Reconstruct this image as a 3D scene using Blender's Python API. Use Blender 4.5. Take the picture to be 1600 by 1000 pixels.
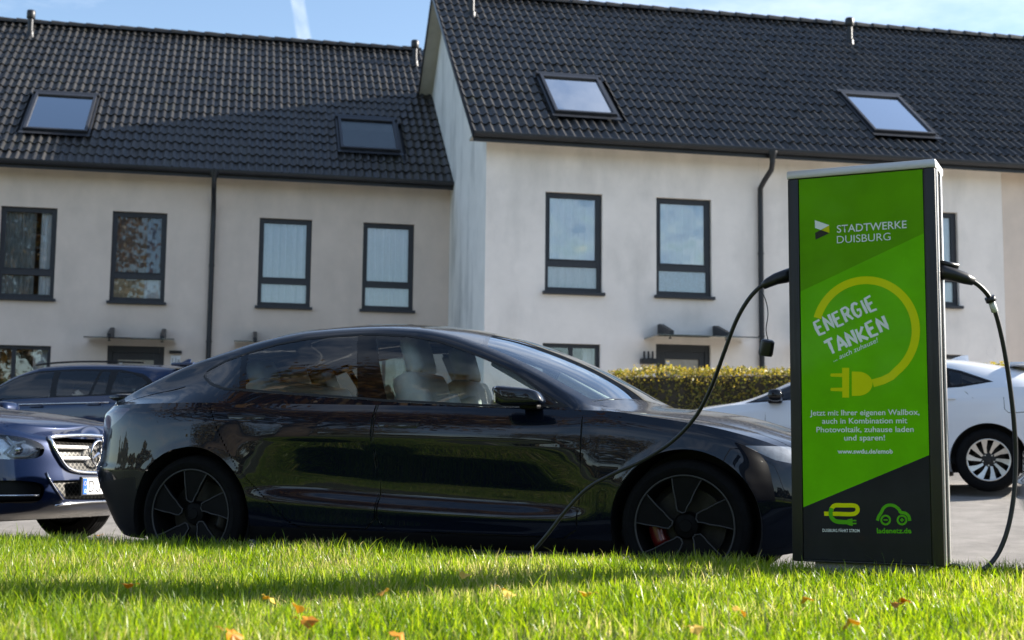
import bpy, bmesh, math, random
import numpy as np
from mathutils import Vector, Matrix, Quaternion
for o in list(bpy.data.objects): bpy.data.objects.remove(o)
scene = bpy.context.scene
R = math.radians
# ------------------------------------------------------------------ camera
CAM_F, CAM_H, PITCH, ROLL = 2080.0, 0.626, 0.109, 0.0101      # focal length in photo pixels (1600 wide)
cam = bpy.data.cameras.new('camera'); camo = bpy.data.objects.new('camera', cam)
scene.collection.objects.link(camo); scene.camera = camo
cam.sensor_width = 36.0; cam.lens = 36.0 * CAM_F / 1600.0; cam.clip_start = 0.05; cam.clip_end = 20000
_f = Vector((0, math.cos(PITCH), math.sin(PITCH))); _u0 = Vector((0, -math.sin(PITCH), math.cos(PITCH))); _r0 = Vector((1, 0, 0))
_r = _r0 * math.cos(ROLL) + _u0 * math.sin(ROLL); _u = _u0 * math.cos(ROLL) - _r0 * math.sin(ROLL)
m4 = Matrix((_r, _u, -_f)).transposed().to_4x4(); m4.translation = (0, 0, CAM_H); camo.matrix_world = m4
cam.dof.use_dof = True; cam.dof.focus_distance = 6.6; cam.dof.aperture_fstop = 4.0
scene.render.resolution_x = 1024; scene.render.resolution_y = 640
# ------------------------------------------------------------------ sky and sun
SUN_EL, SUN_AZ = 26.4, 15.3                                    # azimuth from +X (right) towards +Y (away)
SUN_DIR = Vector((math.cos(R(SUN_EL)) * math.cos(R(SUN_AZ)), math.cos(R(SUN_EL)) * math.sin(R(SUN_AZ)), math.sin(R(SUN_EL))))
world = bpy.data.worlds.new('World'); scene.world = world; world.use_nodes = True
wn = world.node_tree; wn.nodes.clear()
wo = wn.nodes.new('ShaderNodeOutputWorld'); bg = wn.nodes.new('ShaderNodeBackground'); sky = wn.nodes.new('ShaderNodeTexSky')
sky.sky_type = 'NISHITA'; sky.sun_disc = False; sky.sun_elevation = R(SUN_EL); sky.sun_rotation = R(90 - SUN_AZ)
sky.air_density = 1.0; sky.dust_density = 0.7; sky.ozone_density = 1.5
bg.inputs['Strength'].default_value = 0.081
# thin high cirrus veil, spread evenly over the whole sky
tc = wn.nodes.new('ShaderNodeTexCoord'); mp = wn.nodes.new('ShaderNodeMapping'); mp.inputs['Scale'].default_value = (1.6, 2.2, 5.0); mp.inputs['Location'].default_value = (1.37, .71, 2.3)
nz = wn.nodes.new('ShaderNodeTexNoise'); nz.inputs['Scale'].default_value = 1.7; nz.inputs['Detail'].default_value = 7; nz.inputs['Roughness'].default_value = 0.62
rp = wn.nodes.new('ShaderNodeValToRGB'); rp.color_ramp.elements[0].position = 0.50; rp.color_ramp.elements[1].position = 0.80
rp.color_ramp.elements[0].color = (0, 0, 0, 1); rp.color_ramp.elements[1].color = (.6, .6, .6, 1)
mx = wn.nodes.new('ShaderNodeMix'); mx.data_type = 'RGBA'; mx.inputs['B'].default_value = (7.0, 7.3, 7.8, 1)
wn.links.new(tc.outputs['Generated'], mp.inputs['Vector']); wn.links.new(mp.outputs['Vector'], nz.inputs['Vector'])
wn.links.new(nz.outputs['Fac'], rp.inputs['Fac']); wn.links.new(rp.outputs['Color'], mx.inputs['Factor'])
wn.links.new(sky.outputs['Color'], mx.inputs['A']); wn.links.new(mx.outputs['Result'], bg.inputs['Color']); wn.links.new(bg.outputs['Background'], wo.inputs['Surface'])
sl = bpy.data.lights.new('sun', 'SUN'); sl.energy = 5.0; sl.angle = R(0.55); sl.color = (1.0, 0.93, 0.82)
so = bpy.data.objects.new('sun', sl); scene.collection.objects.link(so); so.location = (20, 8, 20)
so.rotation_euler = (-SUN_DIR).to_track_quat('-Z', 'Y').to_euler()
scene.view_settings.view_transform = 'Standard'; scene.view_settings.look = 'None'; scene.view_settings.gamma = 1.0
scene.view_settings.exposure = 1.6
scene.render.engine = 'CYCLES'
scene.cycles.max_bounces = 10; scene.cycles.transparent_max_bounces = 24; scene.cycles.caustics_reflective = False; scene.cycles.caustics_refractive = False
# ------------------------------------------------------------------ photo pixel -> direction -> point on a known plane
CAMP = np.array([0, 0, CAM_H])
def ray(x, y):
    a, b = x - 800.0, y - 500.0
    a, b = a * math.cos(ROLL) + b * math.sin(ROLL), -a * math.sin(ROLL) + b * math.cos(ROLL)
    a /= CAM_F; b /= -CAM_F
    return np.array([a, math.cos(PITCH) - b * math.sin(PITCH), math.sin(PITCH) + b * math.cos(PITCH)])
def onplane(x, y, n, d):
    r = ray(x, y); n = np.asarray(n, float)
    return CAMP + r * ((d - n @ CAMP) / (n @ r))
# ------------------------------------------------------------------ street frame: s along the kerb (to the right, nearer), d across (away)
TH = 0.343
SV = np.array([math.cos(TH), -math.sin(TH), 0]); DV = np.array([math.sin(TH), math.cos(TH), 0])
def ground(d):
    if d < 8.5: return 0.0
    if d < 17.0: return 0.0615 * (d - 8.5)
    if d < 20.0: return 0.63 + (d - 17.0) / 3.0 * 0.055
    return 0.685
def sd(s, d, z=None): 
    p = SV * s + DV * d
    p = p.copy(); p[2] = ground(d) if z is None else z
    return p
# ------------------------------------------------------------------ helpers
COL = scene.collection
def tag(o, label=None, cat=None, group=None, kind=None):
    if label: o['label'] = label
    if cat: o['category'] = cat
    if group: o['group'] = group
    if kind: o['kind'] = kind
    return o
def empty(name, loc=(0, 0, 0), rz=0.0, label=None, cat=None, group=None):
    o = bpy.data.objects.new(name, None); COL.objects.link(o); o.location = loc; o.rotation_euler = (0, 0, rz); o.empty_display_size = .2
    return tag(o, label, cat, group)
def link(name, me, mat=None, parent=None):
    o = bpy.data.objects.new(name, me); COL.objects.link(o)
    if mat is not None and len(me.materials) == 0: me.materials.append(mat)
    if parent is not None: o.parent = parent
    return o
class MB:
    def __init__(s): s.v = []; s.f = []
    def add(s, vs, fs):
        b = len(s.v); s.v += [tuple(map(float, p)) for p in vs]; s.f += [tuple(b + i for i in f) for f in fs]; return s
    def box(s, x0, y0, z0, x1, y1, z1, M=None):
        vs = [(x, y, z) for x in (x0, x1) for y in (y0, y1) for z in (z0, z1)]
        if M is not None: vs = [tuple(M @ Vector(p)) for p in vs]
        return s.add(vs, [(0, 1, 3, 2), (4, 6, 7, 5), (0, 4, 5, 1), (2, 3, 7, 6), (0, 2, 6, 4), (1, 5, 7, 3)])
    def bbox(s, c, e, bev=.01, M=None):
        """box with chamfered edges: centre c, half extents e"""
        bev = min(bev, min(e) * .9)
        bm = bmesh.new(); bmesh.ops.create_cube(bm, size=2.0)
        for v in bm.verts: v.co = Vector((v.co.x * e[0], v.co.y * e[1], v.co.z * e[2]))
        bmesh.ops.bevel(bm, geom=bm.edges[:], offset=bev, segments=2, affect='EDGES', profile=.6)
        bm.verts.ensure_lookup_table()
        vs = []
        for v in bm.verts:
            p = v.co + Vector(c)
            vs.append(tuple(M @ p) if M is not None else tuple(p))
        fs = [[q.index for q in f.verts] for f in bm.faces]; bm.free()
        return s.add(vs, fs)
    def tube(s, pts, r, n=8, cap=True, r2=None):
        pts = [Vector(p) for p in pts]; m = len(pts); rings = []
        up = Vector((0, 0, 1))
        for i, p in enumerate(pts):
            t = (pts[min(i + 1, m - 1)] - pts[max(i - 1, 0)]).normalized()
            if abs(t.dot(up)) > .98: up = Vector((1, 0, 0)) if abs(t.x) < .9 else Vector((0, 1, 0))
            a = t.cross(up).normalized(); b = a.cross(t).normalized(); up = b
            rr = r[i] if isinstance(r, (list, tuple)) else (r if r2 is None else r + (r2 - r) * i / (m - 1))
            rings.append([p + a * (rr * math.cos(2 * math.pi * k / n)) + b * (rr * math.sin(2 * math.pi * k / n)) for k in range(n)])
        vs = [q for ri in rings for q in ri]; fs = []
        for i in range(m - 1):
            for k in range(n): fs.append((i * n + k, i * n + (k + 1) % n, (i + 1) * n + (k + 1) % n, (i + 1) * n + k))
        if cap: fs.append(tuple(range(n - 1, -1, -1))); fs.append(tuple(range((m - 1) * n, m * n)))
        return s.add(vs, fs)
    def lathe(s, prof, n=32, M=None, close=False):
        """prof: list of (r, h) turned about local z"""
        vs = []; fs = []; m = len(prof)
        for r, h in prof:
            for k in range(n):
                p = Vector((r * math.cos(2 * math.pi * k / n), r * math.sin(2 * math.pi * k / n), h))
                vs.append(tuple(M @ p) if M is not None else tuple(p))
        rng = range(m) if close else range(m - 1)
        for i in rng:
            j = (i + 1) % m
            for k in range(n): fs.append((i * n + k, i * n + (k + 1) % n, j * n + (k + 1) % n, j * n + k))
        return s.add(vs, fs)
    def prism(s, poly, off, base=lambda a, b: (a, b, 0)):
        """extrude a 2D outline; base maps (a,b)->3D, off = 3D extrusion vector"""
        n = len(poly); p0 = [Vector(base(*p)) for p in poly]; o = Vector(off); p1 = [p + o for p in p0]
        fs = [tuple(range(n)), tuple(range(2 * n - 1, n - 1, -1))] + [(i, n + i, n + (i + 1) % n, (i + 1) % n) for i in range(n)]
        return s.add(p0 + p1, fs)
    def mesh(s, name, smooth=False, fix=True, angle=None):
        me = bpy.data.meshes.new(name); me.from_pydata(s.v, [], s.f)
        if fix:
            bm = bmesh.new(); bm.from_mesh(me); bmesh.ops.recalc_face_normals(bm, faces=bm.faces); bm.to_mesh(me); bm.free()
        if smooth or angle:
            me.polygons.foreach_set('use_smooth', [True] * len(me.polygons))
            if angle: me.set_sharp_from_angle(angle=R(angle))
        return me
    def build(s, name, mat, parent=None, smooth=False, fix=True, angle=None):
        return link(name, s.mesh(name, smooth, fix, angle), mat, parent)
def npmesh(name, V, T, mat, parent=None, smooth=False, N=None):
    me = bpy.data.meshes.new(name); V = np.ascontiguousarray(V, np.float32); T = np.ascontiguousarray(T, np.int32)
    k = T.shape[1]
    me.vertices.add(len(V)); me.vertices.foreach_set('co', V.ravel())
    me.loops.add(T.size); me.loops.foreach_set('vertex_index', T.ravel())
    me.polygons.add(len(T)); me.polygons.foreach_set('loop_start', np.arange(0, T.size, k, dtype=np.int32))
    try: me.polygons.foreach_set('loop_total', np.full(len(T), k, np.int32))
    except Exception: pass
    if smooth: me.polygons.foreach_set('use_smooth', np.ones(len(T), bool))
    me.update(calc_edges=True); me.validate()
    if N is not None and len(me.vertices) == len(N): me.normals_split_custom_set_from_vertices(np.ascontiguousarray(N, np.float32))
    return link(name, me, mat, parent)
# ------------------------------------------------------------------ materials
MATS = {}
def nodes(name):
    m = bpy.data.materials.new(name); m.use_nodes = True; t = m.node_tree; MATS[name] = m
    return m, t, t.nodes['Principled BSDF']
def mat(name, col, rough=.5, metal=0.0, coat=0.0, var=0.0, scale=8.0, bump=0.0, bscale=None, spec=None, coat_rough=.03, emit=None, stretch=None, trans=None):
    m, t, b = nodes(name)
    b.inputs['Base Color'].default_value = (*col, 1); b.inputs['Roughness'].default_value = rough; b.inputs['Metallic'].default_value = metal
    if spec is not None: b.inputs['Specular IOR Level'].default_value = spec
    if coat: b.inputs['Coat Weight'].default_value = coat; b.inputs['Coat Roughness'].default_value = coat_rough
    if trans: b.inputs['Transmission Weight'].default_value = trans
    if emit: b.inputs['Emission Color'].default_value = (*emit[0], 1); b.inputs['Emission Strength'].default_value = emit[1]
    if var or bump:
        tc = t.nodes.new('ShaderNodeTexCoord'); mpn = t.nodes.new('ShaderNodeMapping')
        if stretch: mpn.inputs['Scale'].default_value = stretch
        t.links.new(tc.outputs['Object'], mpn.inputs['Vector'])
    if var:
        n = t.nodes.new('ShaderNodeTexNoise'); n.inputs['Scale'].default_value = scale; n.inputs['Detail'].default_value = 6; n.inputs['Roughness'].default_value = .62
        t.links.new(mpn.outputs['Vector'], n.inputs['Vector'])
        r = t.nodes.new('ShaderNodeValToRGB'); r.color_ramp.elements[0].position = .3; r.color_ramp.elements[1].position = .72
        r.color_ramp.elements[0].color = tuple(max(0, c * (1 - var)) for c in col) + (1,); r.color_ramp.elements[1].color = tuple(min(1, c * (1 + var)) for c in col) + (1,)
        t.links.new(n.outputs['Fac'], r.inputs['Fac']); t.links.new(r.outputs['Color'], b.inputs['Base Color'])
    if bump:
        n2 = t.nodes.new('ShaderNodeTexNoise'); n2.inputs['Scale'].default_value = bscale or scale * 4; n2.inputs['Detail'].default_value = 5
        t.links.new(mpn.outputs['Vector'], n2.inputs['Vector'])
        bp = t.nodes.new('ShaderNodeBump'); bp.inputs['Strength'].default_value = bump; bp.inputs['Distance'].default_value = .02
        t.links.new(n2.outputs['Fac'], bp.inputs['Height']); t.links.new(bp.outputs['Normal'], b.inputs['Normal'])
    return m
def glass(name, tint=(.8, .85, .85), refl=(1, 1, 1), ior=1.5, bump=0.0, bscale=3.0, rough=0.0, boost=1.0, dist=.02):
    """thin sheet of glass: see-through tint, mirror reflection growing towards grazing angles"""
    m = bpy.data.materials.new(name); m.use_nodes = True; t = m.node_tree; t.nodes.clear(); MATS[name] = m
    o = t.nodes.new('ShaderNodeOutputMaterial'); mixn = t.nodes.new('ShaderNodeMixShader'); fr = t.nodes.new('ShaderNodeFresnel'); fr.inputs['IOR'].default_value = ior
    tr = t.nodes.new('ShaderNodeBsdfTransparent'); tr.inputs['Color'].default_value = (*tint, 1)
    gl = t.nodes.new('ShaderNodeBsdfGlossy'); gl.inputs['Color'].default_value = (*refl, 1); gl.inputs['Roughness'].default_value = rough
    mu = t.nodes.new('ShaderNodeMath'); mu.operation = 'MULTIPLY'; mu.inputs[1].default_value = boost; mu.use_clamp = True
    geo = t.nodes.new('ShaderNodeNewGeometry')
    t.links.new(fr.outputs['Fac'], mu.inputs[0]); t.links.new(mu.outputs[0], mixn.inputs['Fac'])
    t.links.new(tr.outputs['BSDF'], mixn.inputs[1]); t.links.new(gl.outputs['BSDF'], mixn.inputs[2]); t.links.new(mixn.outputs['Shader'], o.inputs['Surface'])
    if bump:
        tcn = t.nodes.new('ShaderNodeTexCoord'); n2 = t.nodes.new('ShaderNodeTexNoise'); n2.inputs['Scale'].default_value = bscale; n2.inputs['Detail'].default_value = 1.5
        bp = t.nodes.new('ShaderNodeBump'); bp.inputs['Strength'].default_value = bump; bp.inputs['Distance'].default_value = dist
        t.links.new(geo.outputs['Position'], n2.inputs['Vector']); t.links.new(n2.outputs['Fac'], bp.inputs['Height']); t.links.new(bp.outputs['Normal'], gl.inputs['Normal'])
    return m
def leafmat(name, cols, trans=.5, rough=.45, patch=0.0):
    """thin leaf: diffuse + translucent, colour varied per face island by position"""
    m = bpy.data.materials.new(name); m.use_nodes = True; t = m.node_tree; t.nodes.clear(); MATS[name] = m
    o = t.nodes.new('ShaderNodeOutputMaterial'); mixn = t.nodes.new('ShaderNodeMixShader'); mixn.inputs['Fac'].default_value = trans
    ge = t.nodes.new('ShaderNodeNewGeometry'); r = t.nodes.new('ShaderNodeValToRGB')
    els = r.color_ramp.elements
    while len(els) < len(cols): els.new(.5)
    for i, c in enumerate(cols): els[i].position = i / (len(cols) - 1); els[i].color = (*c, 1)
    if patch:
        pn = t.nodes.new('ShaderNodeTexNoise'); pn.inputs['Scale'].default_value = patch; pn.inputs['Detail'].default_value = 3; t.links.new(ge.outputs['Position'], pn.inputs['Vector'])
        pm = t.nodes.new('ShaderNodeMapRange'); pm.inputs['From Min'].default_value = .33; pm.inputs['From Max'].default_value = .67; pm.inputs['To Min'].default_value = -.28; pm.inputs['To Max'].default_value = .28; t.links.new(pn.outputs['Fac'], pm.inputs['Value'])
        ad = t.nodes.new('ShaderNodeMath'); ad.operation = 'ADD'; ad.use_clamp = True; t.links.new(ge.outputs['Random Per Island'], ad.inputs[0]); t.links.new(pm.outputs[0], ad.inputs[1]); t.links.new(ad.outputs[0], r.inputs['Fac'])
    else: t.links.new(ge.outputs['Random Per Island'], r.inputs['Fac'])
    b = t.nodes.new('ShaderNodeBsdfPrincipled'); b.inputs['Roughness'].default_value = rough; tl = t.nodes.new('ShaderNodeBsdfTranslucent')
    hs = t.nodes.new('ShaderNodeHueSaturation'); hs.inputs['Value'].default_value = 1.35; hs.inputs['Saturation'].default_value = 1.1; hs.inputs['Hue'].default_value = .49
    t.links.new(r.outputs['Color'], b.inputs['Base Color']); t.links.new(r.outputs['Color'], hs.inputs['Color']); t.links.new(hs.outputs['Color'], tl.inputs['Color'])
    t.links.new(b.outputs['BSDF'], mixn.inputs[1]); t.links.new(tl.outputs['BSDF'], mixn.inputs[2]); t.links.new(mixn.outputs['Shader'], o.inputs['Surface'])
    return m
def paint(name, col, metal=0.0, rough=.25, dust=.1, dustcol=(.32, .29, .25), coat=1.0, flake=0.0):
    """car lacquer with a thin film of dew and dust on the faces that lie upwards"""
    m, t, b = nodes(name)
    b.inputs['Roughness'].default_value = rough; b.inputs['Metallic'].default_value = metal
    b.inputs['Coat Weight'].default_value = coat; b.inputs['Coat Roughness'].default_value = .012; b.inputs['Specular IOR Level'].default_value = .08
    ge = t.nodes.new('ShaderNodeNewGeometry'); sx = t.nodes.new('ShaderNodeSeparateXYZ'); t.links.new(ge.outputs['Normal'], sx.inputs[0])
    mr = t.nodes.new('ShaderNodeMapRange'); mr.inputs['From Min'].default_value = .78; mr.inputs['From Max'].default_value = .97; t.links.new(sx.outputs['Z'], mr.inputs['Value'])
    tcn = t.nodes.new('ShaderNodeTexCoord'); n = t.nodes.new('ShaderNodeTexNoise'); n.inputs['Scale'].default_value = 60; n.inputs['Detail'].default_value = 4
    t.links.new(tcn.outputs['Object'], n.inputs['Vector'])
    mm = t.nodes.new('ShaderNodeMath'); mm.operation = 'MULTIPLY'; mm.inputs[1].default_value = dust * 2
    m2 = t.nodes.new('ShaderNodeMath'); m2.operation = 'MULTIPLY'; t.links.new(n.outputs['Fac'], mm.inputs[0]); t.links.new(mm.outputs[0], m2.inputs[0]); t.links.new(mr.outputs[0], m2.inputs[1])
    mxn = t.nodes.new('ShaderNodeMix'); mxn.data_type = 'RGBA'; mxn.inputs['A'].default_value = (*col, 1); mxn.inputs['B'].default_value = (*dustcol, 1)
    t.links.new(m2.outputs[0], mxn.inputs['Factor']); t.links.new(mxn.outputs['Result'], b.inputs['Base Color'])
    cr = t.nodes.new('ShaderNodeMath'); cr.operation = 'MULTIPLY_ADD'; cr.inputs[1].default_value = .5; cr.inputs[2].default_value = .012
    t.links.new(m2.outputs[0], cr.inputs[0]); t.links.new(cr.outputs[0], b.inputs['Coat Roughness'])
    return m
# ================================================================== MATERIALS of the place
M = {}
M['asphalt'] = mat('asphalt', (.215, .20, .185), rough=.9, var=.28, scale=3.0, bump=.5, bscale=160)
M['paving'] = mat('concrete_paving', (.40, .38, .35), rough=.85, var=.2, scale=4, bump=.25, bscale=60)
M['kerb'] = mat('kerb_concrete', (.33, .32, .30), rough=.85, var=.2, scale=9, bump=.2, bscale=90)
M['soil'] = mat('lawn_soil', (.035, .045, .016), rough=.95, var=.4, scale=12, bump=.4, bscale=50)
M['farlawn'] = mat('far_lawn', (.085, .125, .03), rough=.95, var=.35, scale=2.5, bump=.5, bscale=60)
def plaster(name, col, dirt=.25):
    m = mat(name, col, rough=.92, var=.07, scale=1.6, bump=.12, bscale=130)
    t = m.node_tree; b = t.nodes['Principled BSDF']; src = b.inputs['Base Color'].links[0].from_socket
    tcn = t.nodes.new('ShaderNodeTexCoord'); mpn = t.nodes.new('ShaderNodeMapping'); mpn.inputs['Scale'].default_value = (.9, .9, .38)
    n = t.nodes.new('ShaderNodeTexNoise'); n.inputs['Scale'].default_value = 1.3; n.inputs['Detail'].default_value = 5; n.inputs['Roughness'].default_value = .55
    r = t.nodes.new('ShaderNodeValToRGB'); r.color_ramp.elements[0].position = .5; r.color_ramp.elements[1].position = .8
    mu = t.nodes.new('ShaderNodeMath'); mu.operation = 'MULTIPLY'; mu.inputs[1].default_value = dirt
    mxn = t.nodes.new('ShaderNodeMix'); mxn.data_type = 'RGBA'; mxn.inputs['B'].default_value = (.16, .165, .15, 1)
    t.links.new(tcn.outputs['Object'], mpn.inputs['Vector']); t.links.new(mpn.outputs['Vector'], n.inputs['Vector']); t.links.new(n.outputs['Fac'], r.inputs['Fac'])
    t.links.new(r.outputs['Color'], mu.inputs[0]); t.links.new(mu.outputs[0], mxn.inputs['Factor']); t.links.new(src, mxn.inputs['A']); t.links.new(mxn.outputs['Result'], b.inputs['Base Color'])
    return m
M['beige'] = plaster('beige_plaster', (.70, .585, .50), .22)
M['white'] = plaster('white_plaster', (.84, .775, .725), .34)
M['gablewhite'] = plaster('algae_streaked_plaster', (.84, .81, .76), .6)
M['anthracite'] = mat('anthracite_aluminium', (.018, .020, .027), rough=.45, var=.15, scale=6)
M['zinc'] = mat('dark_zinc', (.022, .023, .027), rough=.42, metal=.3, var=.2, scale=5)
M['soffit'] = mat('painted_soffit_board', (.42, .40, .35), rough=.8, var=.1, scale=5)
M['tile'] = mat('anthracite_roof_tile', (.026, .0245, .023), rough=.36, var=.35, scale=2.2, bump=.15, bscale=110, spec=.35)
def tile_variation():
    t = M['tile'].node_tree; b = t.nodes['Principled BSDF']; src = b.inputs['Base Color'].links[0].from_socket
    oi = t.nodes.new('ShaderNodeObjectInfo'); hs = t.nodes.new('ShaderNodeHueSaturation'); mr = t.nodes.new('ShaderNodeMapRange'); mr.inputs['To Min'].default_value = .7; mr.inputs['To Max'].default_value = 1.3
    t.links.new(oi.outputs['Random'], mr.inputs['Value']); t.links.new(mr.outputs[0], hs.inputs['Value']); t.links.new(src, hs.inputs['Color'])
    ge = t.nodes.new('ShaderNodeNewGeometry'); n = t.nodes.new('ShaderNodeTexNoise'); n.inputs['Scale'].default_value = 1.1; n.inputs['Detail'].default_value = 9; n.inputs['Roughness'].default_value = .75; t.links.new(ge.outputs['Position'], n.inputs['Vector'])
    r = t.nodes.new('ShaderNodeValToRGB'); r.color_ramp.elements[0].position = .58; r.color_ramp.elements[1].position = .74; r.color_ramp.elements[1].color = (.5, .5, .5, 1); t.links.new(n.outputs['Fac'], r.inputs['Fac'])
    mx_ = t.nodes.new('ShaderNodeMix'); mx_.data_type = 'RGBA'; mx_.inputs['B'].default_value = (.055, .055, .028, 1); t.links.new(r.outputs['Color'], mx_.inputs['Factor']); t.links.new(hs.outputs['Color'], mx_.inputs['A']); t.links.new(mx_.outputs['Result'], b.inputs['Base Color'])
    m2 = t.nodes.new('ShaderNodeMapRange'); m2.inputs['To Min'].default_value = .33; m2.inputs['To Max'].default_value = .45; t.links.new(oi.outputs['Random'], m2.inputs['Value']); t.links.new(m2.outputs[0], b.inputs['Roughness'])
tile_variation()
M['pane'] = glass('window_pane', (.92, .95, .97), (.92, .97, 1), ior=1.5, bump=.14, bscale=1.6, boost=2.5)
M['pane_wavy'] = glass('wavy_window_pane', (.90, .94, .96), (.95, .98, 1), ior=1.5, bump=1.0, bscale=1.7, boost=4.2, dist=.028)
M['pane_soft'] = glass('plain_window_pane', (.92, .95, .97), (.95, .98, 1), ior=1.5, bump=.1, bscale=1.2, boost=1.2)
M['roofpane_dull'] = glass('dull_roof_window_pane', (.62, .62, .58), ior=1.5, boost=.8, rough=.12)
M['roofpane'] = glass('roof_window_pane', (.5, .55, .6), ior=1.6, boost=4.5, bump=.02)
M['curtain_white'] = mat('white_sheer_curtain', (.92, .92, .93), rough=.9, var=.06, scale=20)
M['curtain_brown'] = mat('taupe_curtain', (.22, .17, .15), rough=.9, var=.12, scale=14)
M['curtain_blue'] = mat('slate_blue_curtain', (.17, .21, .29), rough=.9, var=.2, scale=10)
M['curtain_grey'] = mat('grey_sheer_curtain', (.34, .35, .34), rough=.9, var=.25, scale=9, stretch=(1, 1, .2))
M['frost'] = mat('frosted_pane_film', (.42, .56, .68), rough=.35, var=.18, scale=24)
M['flower'] = mat('flowered_cloth', (.55, .42, .28), rough=.9, var=.5, scale=16)
M['doorpanel'] = mat('ribbed_door_glass', (.30, .27, .23), rough=.3, var=.25, scale=7, coat=.6)
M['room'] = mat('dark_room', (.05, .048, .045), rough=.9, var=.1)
M['signwhite'] = mat('white_plate', (.75, .76, .78), rough=.4, var=.05)
M['black'] = mat('black_plastic', (.006, .006, .006), rough=.6, var=.2, scale=20)
M['canopyglass'] = glass('canopy_glass', (.35, .40, .38), ior=1.5, boost=1.6)
# ================================================================== GROUND
def strip(name, d0, d1, z0, z1, material, s0=-70, s1=90, nd=1, ns=40):
    vs = []; fs = []
    for i in range(nd + 1):
        d = d0 + (d1 - d0) * i / nd
        for j in range(ns + 1):
            s = s0 + (s1 - s0) * j / ns
            z = (z0 + (z1 - z0) * i / nd) if z0 is not None else ground(d)
            vs.append(tuple(SV * s + DV * d + np.array([0, 0, z])))
    for i in range(nd):
        for j in range(ns): fs.append((i * (ns + 1) + j, i * (ns + 1) + j + 1, (i + 1) * (ns + 1) + j + 1, (i + 1) * (ns + 1) + j))
    o = MB().add(vs, fs).build(name, material, smooth=True); tag(o, kind='structure'); return o
far = MB().add([(-6000, -6000, -.35), (6000, -6000, -.35), (6000, 6000, -.35), (-6000, 6000, -.35)], [(0, 1, 2, 3)]).build('ground', M['farlawn']); tag(far, kind='structure')
GRASS_D, GRASS_Z = 6.12, 0.175
strip('road', GRASS_D + .06, 17.0, None, None, M['asphalt'], nd=44, ns=8)
strip('pavement', 17.12, 19.0, .630, .668, M['paving'], nd=2)
strip('forecourt', 19.0, 70.0, .664, .690, M['paving'], nd=2)
# kerb stones along the lawn and along the far pavement
kb_near = empty('kerb', tuple(sd(0, GRASS_D + .06, 0)), -TH); tag(kb_near, kind='structure')
stone = MB().bbox((.495, 0, .045), (.494, .055, .10), .012).mesh('kerb_stone', angle=40)
for k in range(-12, 12):
    o = link('kerb_stone', stone, M['kerb'], kb_near); o.location = (k * 1.0, 0, random.Random(k).uniform(-.004, .004))
kb_far = empty('kerb', tuple(sd(0, 17.06, .523)), -TH); tag(kb_far, kind='structure')
for k in range(-14, 26):
    o = link('kerb_stone', stone, M['kerb'], kb_far); o.location = (k * 1.0, 0, .0 + random.Random(k + 99).uniform(-.004, .004))
# lawn bed under the blades (the strip the camera stands on)
def lawn_z(s, d):
    return GRASS_Z + .018 * math.sin(s * 1.7 + d * .6) * math.cos(d * 1.3 + .4) + .012 * math.sin(s * 4.1 - d * 3.0) - max(0, (5.2 - d)) * .012
vs = []; fs = []; NS, ND = 120, 70
for i in range(ND + 1):
    d = GRASS_D - 14.0 * (i / ND) ** 1.6
    for j in range(NS + 1):
        s = -14 + 28 * j / NS
        vs.append(tuple(SV * s + DV * d + np.array([0, 0, lawn_z(s, d)])))
for i in range(ND):
    for j in range(NS): fs.append((i * (NS + 1) + j, i * (NS + 1) + j + 1, (i + 1) * (NS + 1) + j + 1, (i + 1) * (NS + 1) + j))
lawn = MB().add(vs, fs).build('lawn', M['soil'], smooth=True); tag(lawn, kind='structure')
strip('path', -10.5, -8.2, -.06, -.06, M['paving']); 
strip('lawn_beyond', -60, -10.5, -.065, -.065, M['farlawn'])
# ================================================================== HOUSES
PSI = 0.199; HZ = .685; VL, VRR, UG = 27.5, 23.22, 4.18
UV = np.array([math.cos(PSI), math.sin(PSI), 0]); VV = np.array([-math.sin(PSI), math.cos(PSI), 0])
PITCHR = R(38.5); TP = math.tan(PITCHR); HALF = 5.75; OVH = .45; SLOPE = HALF / math.cos(PITCHR)
TW, TEXP = .332, .3955
def tile_mesh():
    amp = .021; ns = 12; L = .46; vs = []; fs = []
    fr = [0, .10, .20, .33, .5, .67, .80, .90]; xs_ = [q * .5 for q in fr] + [.5 + q * .5 for q in fr] + [1.0]; xs_ = [xs_[i] for i in (0, 1, 2, 3, 5, 6, 7, 8, 9, 10, 11, 13, 14, 15, 16)]; ns = len(xs_) - 1
    for q in xs_:
        x = TW * q; ph = 2 * math.pi * (x / (TW / 2))
        z = .054 * (.5 + .5 * math.cos(ph)) ** 1.15 - .024
        vs += [(x, 0, z + .032), (x, L, z + .004), (x, 0, z + .004)]
    for k in range(ns):
        a = 3 * k; b = a + 3
        fs += [(a, b, b + 1, a + 1), (a + 2, b + 2, b, a)]
    return MB().add(vs, fs).mesh('roof_tile', smooth=False, fix=False)
TILE = tile_mesh()
TILE.polygons.foreach_set('use_smooth', [True] * len(TILE.polygons)); TILE.set_sharp_from_angle(angle=R(50)); TILE.materials.append(M['tile'])
rprof = [(.115 * math.cos(a), .10 * math.sin(a)) for a in np.linspace(-.15, math.pi + .15, 9)]
def ridge_mesh():
    vs = []; fs = []; L = .43
    for (y, z) in rprof: vs += [(0, y * 1.08, z * 1.1 + .012), (L, y * .95, z * .95), ]
    n = len(rprof)
    for k in range(n - 1): fs.append((2 * k, 2 * k + 2, 2 * k + 3, 2 * k + 1))
    fs.append(tuple(2 * k for k in range(n)))
    return MB().add(vs, fs).mesh('ridge_tile', angle=50)
RIDGE = ridge_mesh(); RIDGE.materials.append(M['tile'])
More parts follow.
